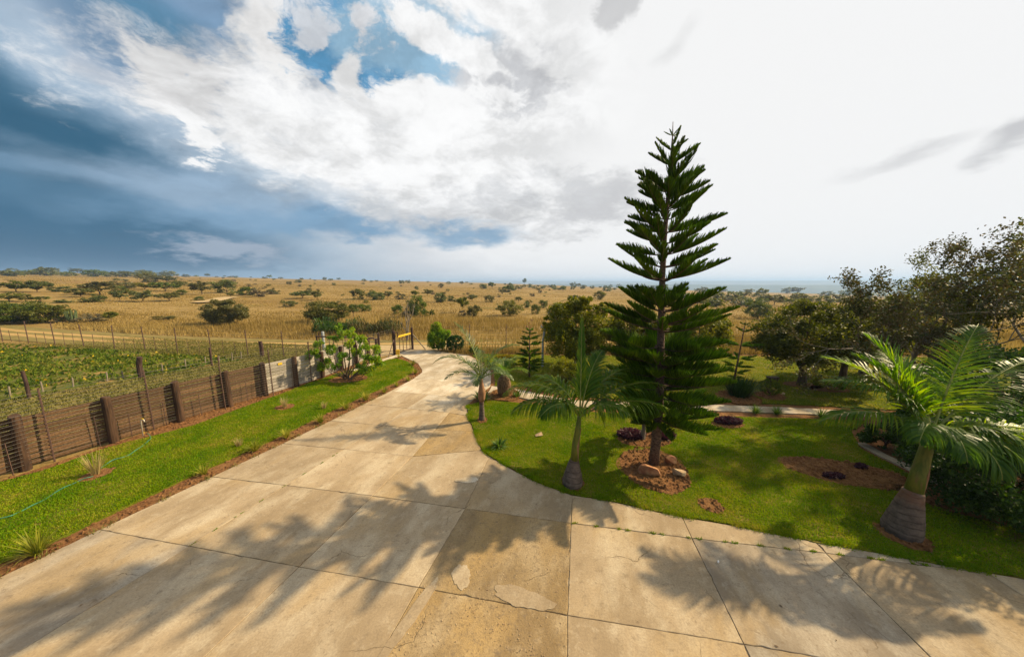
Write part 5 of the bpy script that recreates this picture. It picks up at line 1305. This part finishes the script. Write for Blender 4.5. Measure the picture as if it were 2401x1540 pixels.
tuft('agave_clump', 'green spiky clump with pale leaves at the left foot of the squat palm', 1130, 940, 150, .46, .05, LF['lily'], 111, lean=1.2, curve=.35, spread=.12)
tuft('agave_clump', 'small spiky clump on the soil right of the squat palm', 1212, 930, 60, .26, .03, LF['lily'], 112, lean=1.0, curve=.4, spread=.08)
tuft('lily_plant', 'small plant with white-edged leaves alone on the lawn by the drive curve', 1170, 1048, 70, .30, .045, LF['lily'], 113, lean=1.3, curve=.7, spread=.04)
tuft('weed_tuft', 'small green weed in the drive corner near the slender palm', 1102, 962, 30, .12, .02, LF['lily'], 114, lean=1.2)
for i, (px, py, h, lab) in enumerate([(226, 1113, .62, 'wispy straw-coloured seedling in the soil disc nearest the tap'), (668, 956, .42, 'wispy straw-coloured seedling in the soil disc in the middle of the left lawn'), (560, 1046, .22, 'faint dry grass wisp on the left lawn beside a yellow tuft'), (760, 958, .26, 'dry grass wisp on the lawn edge near the fourth yellow tuft')]):
    tuft('dry_seedling', lab, px, py, 90, h, .010, LF['wisp'], 120 + i, 'plant', lean=.45, curve=.5, spread=.06)
# purple groundcover
def cover(px, py, rx, ry, n, h, seed, lab):
    x, y = G(px, py); r = np.random.default_rng(seed)
    a = r.uniform(0, 6.28, n); q = np.sqrt(r.uniform(0, 1, n)); z = r.uniform(.0, 1, n) * h * (1 - .5 * q)
    P = np.stack([np.cos(a) * q * rx, np.sin(a) * q * ry, z + .03], 1)
    o = bpy.data.objects.new('purple_groundcover', quad_mesh('purple_groundcover', leaf_quads(r, P, .085, .04, up=.4), LF['purple'])); COL.objects.link(o); o.location = (x, y, 0)
    fin(o, lab, 'plant')
cover(1480, 1023, .42, .28, 1500, .22, 1, 'purple leafy patch left of the pale stem behind the tall pine')
cover(1556, 1025, .34, .24, 900, .20, 2, 'purple leafy patch between the pale stem and the tall pine trunk')
cover(1707, 992, .44, .20, 1500, .22, 3, 'purple leafy patch on the lawn right of the tall pine')
cover(1955, 1120, .24, .10, 260, .12, 4, 'small dark purple plant at the near side of the large oval bed')
cover(2018, 1098, .14, .08, 160, .12, 5, 'tiny dark purple plant at the far side of the large oval bed')
# rocks
def rock(px, py, sx, sy, sz, mat, seed, lab, rz=0.0):
    x, y = G(px, py); rr = random.Random(seed); bm = bmesh.new(); bmesh.ops.create_icosphere(bm, subdivisions=3, radius=1.15)
    pl = [(Vector((rr.gauss(0, 1), rr.gauss(0, 1), rr.gauss(0, .8))).normalized(), rr.uniform(.42, .78)) for _ in range(14)]
    for v in bm.verts:
        for nn, d in pl:
            k = v.co.dot(nn) - d
            if k > 0: v.co -= nn * k
        v.co *= 1 + rr.gauss(0, .006); v.co.x *= sx; v.co.y *= sy; v.co.z = v.co.z * sz + sz * .45
    me = bpy.data.meshes.new('rock'); bm.to_mesh(me); bm.free(); me.materials.append(mat)
    o = bpy.data.objects.new('rock', me); COL.objects.link(o); o.location = (x, y, .02); o.rotation_euler = (0, 0, rz); fin(o, lab, 'rock')
rock(1526, 1112, .27, .20, .15, ROCKR, 1, 'reddish angular rock against the foot of the tall pine', -.3)
rock(1572, 1086, .19, .15, .12, ROCKR, 2, 'brown rounded rock just right of the tall pine trunk', .2)
rock(1591, 1115, .21, .15, .13, ROCK, 8, 'pale yellow angular rock at the right side of the tall pine bed', .1)
rock(1263, 1023, .17, .12, .07, ROCK, 4, 'flat pale stone lying on the lawn near the drive curve', 0)
rock(1579, 1023, .07, .05, .05, ROCK, 5, 'tiny pale stone in the purple bed right of the tall pine trunk', 0)
rock(1567, 1036, .05, .05, .04, ROCK, 6, 'tiny pale stone near the tall pine trunk, second of two', 0)
rock(1836, 1003 - 78, .10, .08, .05, ROCK, 7, 'small stone under the rounded shade tree', 0)
mb = MB(); mb.box((0, 0, .30), (.42, .26, .06)); mb.box((-.14, 0, .135), (.08, .20, .27)); mb.box((.14, 0, .135), (.08, .20, .27))
x, y = G(1810, 900); fin(mb.build('garden_bench', BARK, loc=(x, y, 0)), 'small low brown bench behind the cup-shaped bush', 'bench')
# tap and hose
tx, ty = G(335, 1021); tp = empty('garden_tap', (tx, ty, 0), 'thin pale standpipe tap at the far edge of the left lawn', 'tap')
xt, zt = HY(330, 984, ty); xt -= tx
mb = MB(); mb.tube([(0, 0, -.05), (xt, 0, zt - .03), (xt + .03, 0, zt), (xt + .09, 0, zt), (xt + .10, 0, zt - .06)], .013, 8); mb.build('pipe', PVC, tp, smooth=True)
mb = MB(); mb.box((xt + .05, 0, zt + .03), (.05, .02, .025)); mb.build('handle', YEL, tp)
bush('yellow_plant', 'little yellow-leaved plant at the foot of the tap', G(346, 1022), .06, (.14, .10, .06), 200, .06, LF['yellow'], 131, 12, .3, cat='plant', tr=0)
hp = [G(*p) for p in [(345, 1018), (352, 1024), (353, 1032), (339, 1043), (320, 1058), (297, 1071), (263, 1083), (244, 1094), (228, 1111), (213, 1121), (187, 1129), (152, 1146), (110, 1170), (75, 1190), (40, 1205), (0, 1220)]]
hl = smooth_line(hp + [(hp[-1][0] - 1.2, hp[-1][1] - .35)], 5)
mb = MB(); mb.tube([(p.x, p.y, .035 + .012 * math.sin(i * .7)) for i, p in enumerate(hl)], .008, 6); fin(mb.build('garden_hose', HOSE, smooth=True), 'thin green hose snaking over the left lawn from the tap', 'hose')
# bird-sized white pebble on the drive
rock(1684, 1319, .022, .022, .02, PORC, 9, 'tiny white pebble alone on the grey slab at the right')

# ------------------------------------------------------------------ savanna bushes
def proto(kind, seed, n, L):
    r = np.random.default_rng(seed); rr = random.Random(seed)
    if kind == 'round': P = clump_pts(r, n, 34, (.5, .5, .5), .30, .35, -.8) + [0, 0, .45]; st = 4; fz = .1
    elif kind == 'flat': P = clump_pts(r, n, 34, (.5, .5, .34), .28, .2, -.8) + [0, 0, .60]; st = 5; fz = .22
    elif kind == 'low': P = clump_pts(r, n, 30, (.5, .45, .48), .28, .3, -.7) + [0, 0, .38]; st = 5; fz = .08
    else: P = clump_pts(r, n, 26, (.45, .45, .34), .32, .3, -.8) + [0, 0, .66]; st = 4; fz = .32
    P = P[P[:, 2] > .0]
    V = leaf_quads(r, P, L, L * .6)
    mb = MB(); tr = .022
    mb.tube([(0, 0, -.15), (0, 0, fz)], [tr, tr * .8], 6)
    for k in range(st):
        a = k * 6.28 / st + rr.uniform(-.5, .5); e = (math.cos(a) * .26, math.sin(a) * .26, .52 if kind != 'low' else .4)
        mb.tube([(0, 0, fz * .9), (e[0] * .5, e[1] * .5, (fz + e[2]) * .55), e], [tr * .6, tr * .4, tr * .2], 4, cap=False)
    return V, mb
def proto_mesh(kind, seed, n, L, mat):
    V, mb = proto(kind, seed, n, L)
    nv = len(V); me = bpy.data.meshes.new('bush')
    F = [tuple(range(4 * i, 4 * i + 4)) for i in range(nv // 4)]; k = len(F)
    F += [tuple(i + nv for i in f) for f in mb.f]
    me.from_pydata(V.tolist() + mb.v, [], F); me.materials.append(mat); me.materials.append(BARK)
    mi = np.zeros(len(F), np.int32); mi[k:] = 1; me.polygons.foreach_set('material_index', mi); me.update(); return me
KIND = {}
for kd in ('round', 'flat', 'low', 'tree'):
    KIND[kd] = [proto_mesh(kd, 200 + i + len(kd) * 7, 1900, .085, LF['bush']) for i in range(3)]
KIND['grey'] = [proto_mesh('low', 300 + i, 1300, .08, LF['bushg']) for i in range(2)]
FAR = {k: [proto_mesh('round' if k == 'grey' else k, 400 + i, 420, .15, LF['bushg'] if k == 'grey' else LF['bush']) for i in range(3)] for k in ('round', 'flat', 'low', 'grey', 'tree')}
NAMES = {'round': 'savanna_bush', 'flat': 'acacia_tree', 'low': 'savanna_bush', 'grey': 'thorn_bush', 'tree': 'savanna_tree'}
CATS = {'round': 'bush', 'flat': 'tree', 'low': 'bush', 'grey': 'bush', 'tree': 'tree'}
cnt = [0]
def sbush(px, py, w, h, kind, label=None, group=None, far=False, pos=None):
    g_ = pos or GT(px, py)
    if g_ is None: return None
    x, y, z = g_; cd = y * math.cos(PITCH) + (EYE - z) * math.sin(PITCH)
    W = w * cd / 740; H = h * cd / 740; cnt[0] += 1
    me = (FAR if far else KIND)[kind][cnt[0] % (2 if kind == 'grey' and not far else 3)]
    o = place(NAMES[kind], me, None, (x, y, z), (0, 0, R.uniform(0, 6.28)), (W, W * .85, H))
    return fin(o, label, CATS[kind], group)
# large nearer ones, with finer leaves and separate parts
def sav_tree(px, py, w, h, label, n, mat, seed, leaf=.17, kind='bush', nclump=90, crad=.22, cz=.52, tr=.10, shell=.35):
    x, y, z = GT(px, py); cd = y * math.cos(PITCH) + (EYE - z) * math.sin(PITCH); W = w * cd / 740; H = h * cd / 740
    t = dense_tree('savanna_tree' if kind == 'tree' else 'savanna_bush', label, (x, y), H * cz, (W / 2, W * .42, H * .5), n, leaf, mat, tr=tr, fork=.12 * H, nclump=nclump, crad=crad, seed=seed, cat=kind, shell=shell, zmin=-.85)
    t.location.z = z; return t
sav_tree(531, 762, 92, 57, 'dense round green bush standing alone in the golden grass behind the farm fence', 15000, LF['bush'], 141)
sav_tree(766, 757, 100, 50, 'broad green tree in the golden grass above the multi-stemmed shrub', 15000, LF['bush'], 142)
sav_tree(977, 743, 52, 48, 'dark spreading tree on the savanna above the yellow gate rail', 5000, LF['bush'], 143, kind='tree')
sav_tree(35, 757, 130, 48, 'large dark bush mass at the left edge just beyond the dirt track', 15000, LF['bush'], 144)
sav_tree(103, 757, 90, 44, 'dark bush forming the right half of the big mass beyond the track', 7000, LF['bush'], 145)
sav_tree(1196, 740, 62, 35, 'wide brown-green bush on the savanna above the squat palm', 4500, LF['bush'], 146)
sav_tree(1776, 748, 62, 44, 'dark green tree right of the tall pine at the start of the wooded valley', 5000, LF['bush'], 147, kind='tree')
for px, py, w, h, k, lab in [
    (148, 757, 44, 16, 'grey', 'grey leafless thorn thicket under the right end of the big dark bush mass'), (215, 755, 64, 22, 'grey', 'wide grey thorn bush just right of the cactus'), (262, 756, 28, 26, 'tree', 'sparse small tree right of the wide grey thorn bush'),
    (382, 750, 42, 11, 'low', 'low flat bush alone in the golden grass left of the dense round bush'), (38, 684, 56, 26, 'flat', 'flat-topped acacia at the far left below the dark hill'), (88, 686, 48, 28, 'flat', 'second flat-topped acacia from the left edge'), (143, 684, 42, 15, 'low', 'low bush right of the two leftmost acacias'),
    (22, 708, 48, 22, 'flat', 'acacia nearest the left edge, above the big dark mass'), (60, 708, 30, 18, 'flat', 'small acacia touching the one at the left edge'), (95, 707, 34, 13, 'flat', 'tiny flat acacia with visible thin trunk, left part of the savanna'), (148, 710, 36, 9, 'low', 'low scrub below the third acacia group'),
    (190, 697, 44, 22, 'flat', 'acacia on the left side of the wide central acacia group'), (235, 692, 62, 34, 'flat', 'widest acacia of the left savanna'), (226, 709, 42, 22, 'low', 'dark bush just below the widest acacia'), (280, 686, 36, 18, 'low', 'bush at the right end of the widest acacia'), (195, 710, 20, 8, 'low', 'small bush left below the widest acacia'),
    (282, 706, 28, 26, 'tree', 'narrow two-tiered small tree right of the widest acacia'), (336, 708, 50, 28, 'flat', 'acacia with pale undergrowth shadow, left of the two bright ones'), (397, 706, 48, 22, 'flat', 'brightest green flat acacia of the left savanna'), (345, 662, 42, 26, 'round', 'bright green round tree on the slope left of centre'),
    (283, 668, 40, 18, 'grey', 'greyish bush left below the bright green round tree'), (300, 676, 42, 16, 'low', 'dark flat bush below the greyish one on the slope'), (392, 662, 38, 16, 'flat', 'dark flat acacia right of the bright green round tree'), (340, 679, 46, 16, 'flat', 'flat acacia in the middle of the slope group'),
    (388, 684, 52, 24, 'flat', 'tall acacia of the slope group above the brightest green acacia'), (420, 675, 26, 18, 'flat', 'small acacia at the right end of the slope group'), (424, 692, 30, 14, 'low', 'small bush right below the slope group'), (305, 694, 26, 14, 'flat', 'small acacia between the widest one and the slope group'),
    (474, 691, 44, 32, 'tree', 'trunked tree left above the dense round bush'), (467, 704, 22, 10, 'low', 'small green bush below that trunked tree beside the pale road curve'), (533, 687, 50, 30, 'round', 'grey-green round bush straight above the dense round bush'), (541, 696, 18, 12, 'flat', 'tiny acacia below the grey-green round bush'),
    (576, 693, 38, 22, 'low', 'low bush right of the grey-green round bush'), (612, 696, 42, 24, 'grey', 'brownish scrub right of the low bush above the farm fence'), (640, 690, 30, 16, 'low', 'low bush left of the pair of trees in mid savanna'),
    (682, 719, 38, 15, 'low', 'lens-shaped low bush alone in the golden grass left of the broad tree'), (710, 700, 50, 20, 'flat', 'long flat-topped acacia above the broad green tree'), (744, 704, 32, 24, 'tree', 'small spreading tree at the right end of the long acacia'), (732, 719, 18, 13, 'grey', 'tiny bare bush right of the lens-shaped bush'),
    (840, 702, 38, 24, 'round', 'round dark bush, left one of the pair in mid savanna'), (880, 703, 44, 22, 'round', 'round dark bush, right one of the pair in mid savanna'), (909, 702, 24, 20, 'tree', 'small grey tree touching the right of the pair'), (829, 743, 30, 29, 'tree', 'small tree with two stems right of the broad green tree'),
    (853, 730, 34, 19, 'round', 'dome-shaped bush right of the two-stemmed tree'), (941, 702, 28, 16, 'grey', 'grey bush left above the dark spreading tree'), (934, 737, 28, 22, 'round', 'compact dark bush touching the left of the dark spreading tree'), (956, 744, 34, 18, 'grey', 'grey undergrowth left of the dark spreading tree trunk'), (1000, 742, 24, 15, 'low', 'low bush right of the dark spreading tree trunk'),
    (974, 696, 24, 14, 'tree', 'thin small tree above the dark spreading tree'), (1002, 694, 26, 16, 'tree', 'thin small tree right above the dark spreading tree'), (1034, 709, 36, 26, 'round', 'very dark round bush right above the dark spreading tree'), (1056, 706, 22, 16, 'low', 'paler bush touching the right of the very dark round bush'), (1014, 744, 13, 19, 'tree', 'tiny lone sapling in the golden grass right of the dark spreading tree'),
    (1088, 733, 30, 38, 'tree', 'lollipop-shaped small tree with one visible trunk above the slender palm'), (1084, 741, 22, 16, 'grey', 'brown scrub at the foot of the lollipop-shaped tree'), (1113, 742, 38, 30, 'round', 'brown-green bush right of the lollipop-shaped tree'), (1107, 706, 28, 16, 'flat', 'flat dark tree above the brown-green bush'), (1146, 709, 28, 16, 'round', 'round bush right of the flat dark tree'),
    (1070, 708, 20, 10, 'low', 'low bush between the very dark round bush and the lollipop tree'), (1236, 722, 18, 17, 'round', 'small green bush left of the tree row above the small tiered pine'), (1254, 737, 27, 22, 'round', 'green bush straight above the small tiered pine'), (1274, 717, 22, 15, 'round', 'small dark green bush right above the small tiered pine'),
    (1300, 738, 36, 20, 'grey', 'grey bush just left of the yellow-green tree top'), (1216, 708, 22, 12, 'tree', 'small thin tree above the wide brown-green bush'), (1240, 710, 22, 8, 'low', 'low scrub right of that small thin tree'), (1188, 685, 48, 16, 'low', 'dark flat thicket on the far plain right of centre'), (1196, 676, 18, 12, 'round', 'small tree standing on the dark flat thicket'),
    (1134, 677, 20, 13, 'round', 'round dark tree on the far plain left of the dark flat thicket'), (1154, 677, 18, 15, 'tree', 'brownish tree right beside the round dark tree on the far plain'), (1034, 675, 16, 10, 'round', 'small dark tree on the far plain above the very dark round bush'), (976, 677, 13, 8, 'low', 'tiny dark bush on the far plain above the gate'),
    (942, 665, 14, 9, 'round', 'small dark tree on the skyline plain above the gate'), (842, 656, 9, 8, 'round', 'tiny tree on the skyline above the pair of round bushes'), (783, 669, 11, 7, 'low', 'tiny dark bush on the far slope above the broad green tree'), (702, 663, 15, 9, 'low', 'tiny bush high on the far slope, right of another'), (678, 667, 12, 8, 'round', 'tiny bush high on the far slope, left of another'),
    (1230, 668, 12, 15, 'tree', 'small upright tree on the skyline left of the tall pine'), (1327, 668, 14, 15, 'tree', 'tallest dark tree on the skyline left of the tall pine'), (1345, 672, 22, 12, 'low', 'dark thicket right of the tallest skyline tree'), (1298, 676, 16, 10, 'round', 'round bush below the skyline left of the tallest skyline tree'),
    (1405, 703, 34, 20, 'round', 'green tree peeping over the yellow-green garden tree'), (1345, 704, 30, 14, 'round', 'dark bush behind the left shoulder of the yellow-green garden tree'), (1455, 668, 16, 10, 'round', 'lone round tree on the skyline just left of the tall pine')]:
    sbush(px, py, w, h, k, lab)
# bands of bushes that look alike: shared labels inside each group
def band(n, x0, x1, ylo, yhi, wlo, whi, asp, kinds, label, group, seed, sk=False, dens=None):
    rr = random.Random(seed); made = 0; tries = 0; used = []
    while made < n and tries < n * 12:
        tries += 1; px = rr.uniform(x0, x1); t = rr.random()
        lo = ylo(px) if callable(ylo) else ylo; hi = yhi(px) if callable(yhi) else yhi
        py = lo + (hi - lo) * t
        w = rr.uniform(wlo, whi) * (.55 + .6 * t)
        if any(abs(px - a) < (w + c) * .35 and abs(py - b) < 4 for a, b, c in used): continue
        if sbush(px, py, w, w * rr.uniform(*asp), rr.choice(kinds), label, group, far=True): made += 1; used.append((px, py, w))
sky_y = lambda x: 628 + (x / 1200) * 36 if x < 1200 else 664 + (x - 1200) / 800 * 10
band(34, -20, 420, 638, 650, 20, 44, (.35, .5), ['flat', 'low', 'round'], 'dark bush in the wooded band along the hill crest at the far left', 'dark bushes along the left hill crest', 1)
band(34, 0, 1200, lambda x: sky_y(x) + 2, lambda x: sky_y(x) + 9, 7, 15, (.4, .65), ['flat', 'low', 'round', 'tree'], 'small dark bush dotting the left skyline', 'small bushes dotted along the skyline left of centre', 2)
band(60, 380, 1300, lambda x: sky_y(x) + 8, lambda x: sky_y(x) + 34, 5, 13, (.5, .7), ['round', 'low', 'grey'], 'tiny bush scattered on the far golden slope', 'tiny bushes scattered over the far golden slope', 3)
band(16, 650, 1300, 690, 728, 10, 18, (.45, .7), ['round', 'low', 'grey'], 'small scrub bush in the middle of the savanna', 'small scrub bushes in mid savanna', 4)
band(40, 1200, 2000, 673, 684, 12, 24, (.5, .7), ['round', 'low', 'tree'], 'small dark tree on the skyline plain to the right', 'small dark trees on the plain right of centre', 5)
band(64, 1560, 2401, 684, 722, 24, 50, (.45, .65), ['round', 'low', 'tree'], 'dark green tree in the wooded valley at the right', 'trees of the wooded valley on the right', 6)
band(10, 1600, 1800, 725, 765, 16, 30, (.4, .6), ['round', 'low', 'grey'], 'low bush in the golden grass right of the tall pine', 'low bushes in the grass right of the tall pine', 7)
print('savanna bushes', cnt[0])
# cactus, bare tree, reeds
g_ = GT(170, 757); z0 = g_[2]; cac = empty('candelabra_cactus', g_, 'small many-armed grey-green cactus at the end of the big dark bush mass', 'cactus')
for k in range(9):
    a = k * .7; e = Vector((math.cos(a) * .45, math.sin(a) * .35, 1.1 + .12 * (k % 3))); mb = MB(); mb.tube([(0, 0, 0), (e.x * .8, e.y * .8, .35), (e.x, e.y, e.z)], [.07, .08, .05], 6); mb.build('arm', CACT, cac)
x, y = G(926, 812); y += 2.5; rr = random.Random(9); segs = []; tips = []
bt = empty('bare_tree', (x + .05, y, 0), 'leafless grey tree rising behind the gate post', 'tree')
for d in ((-.1, 0, 1), (.18, 0, 1)): grow(rr, Vector((0, 0, -.05)), Vector(d).normalized(), 1.35, .07, 3, segs, tips, .35, .3, (2, 3), .68, .12)
trunk_obj(segs, BARKG, bt)
for i, (x0, x1, py, mat, lab) in enumerate([(700, 790, 792, 'rbush', 'tall green reeds below the broad green tree behind the track'), (790, 905, 794, 'russet', 'reddish brown dead weeds left of the gate beyond the track')]):
    r = np.random.default_rng(90 + i); xa, ya = G(x0, py); xb, yb = G(x1, py); n = 2600
    tt = r.uniform(0, 1, n); xx = xa + (xb - xa) * tt; yy = ya + (yb - ya) * tt + r.uniform(.4, 3.0, n) + 1.2
    hh = r.uniform(.5, 1.15, n) * (1.0 + .3 * np.sin(xx * 2.1))
    P = np.stack([xx, yy, hh * r.uniform(.2, 1, n)], 1)
    o = bpy.data.objects.new('tall_weeds', quad_mesh('tall_weeds', leaf_quads(r, P, .34, .07, up=2.5), LF[mat])); COL.objects.link(o); fin(o, kind='stuff')
# dry stalks in the right-hand grass
mb = MB(); rr = random.Random(12)
for k in range(46):
    x, y = rr.uniform(1, 17), rr.uniform(20.5, 27); h = rr.uniform(.9, 1.5); lx = rr.uniform(-.1, .1)
    mb.tube([(x, y, -.1), (x + lx, y, h)], [.012, .008], 4); mb.box((x + lx, y, h + .03), (.10, .10, .12), rr.uniform(0, 3))
fin(mb.build('dry_stalks', SHEATH), kind='stuff')

# ------------------------------------------------------------------ air
hb = bmesh.new(); bmesh.ops.create_cube(hb, size=1.0)
for v in hb.verts: v.co = Vector((v.co.x * 11900, v.co.y * 11900, -50 if v.co.z < 0 else 48))
me = bpy.data.meshes.new('haze'); hb.to_mesh(me); hb.free(); hm, g = new_mat('haze')
vol = g.n('ShaderNodeVolumePrincipled', {'Color': (0.42, 0.62, 0.94, 1), 'Density': 0.00033, 'Anisotropy': 0.15})
out = g.n('ShaderNodeOutputMaterial'); g.link(vol.outputs[0], out.inputs['Volume'])
me.materials.append(hm); hz_o = bpy.data.objects.new('haze', me); COL.objects.link(hz_o); fin(hz_o, kind='stuff')
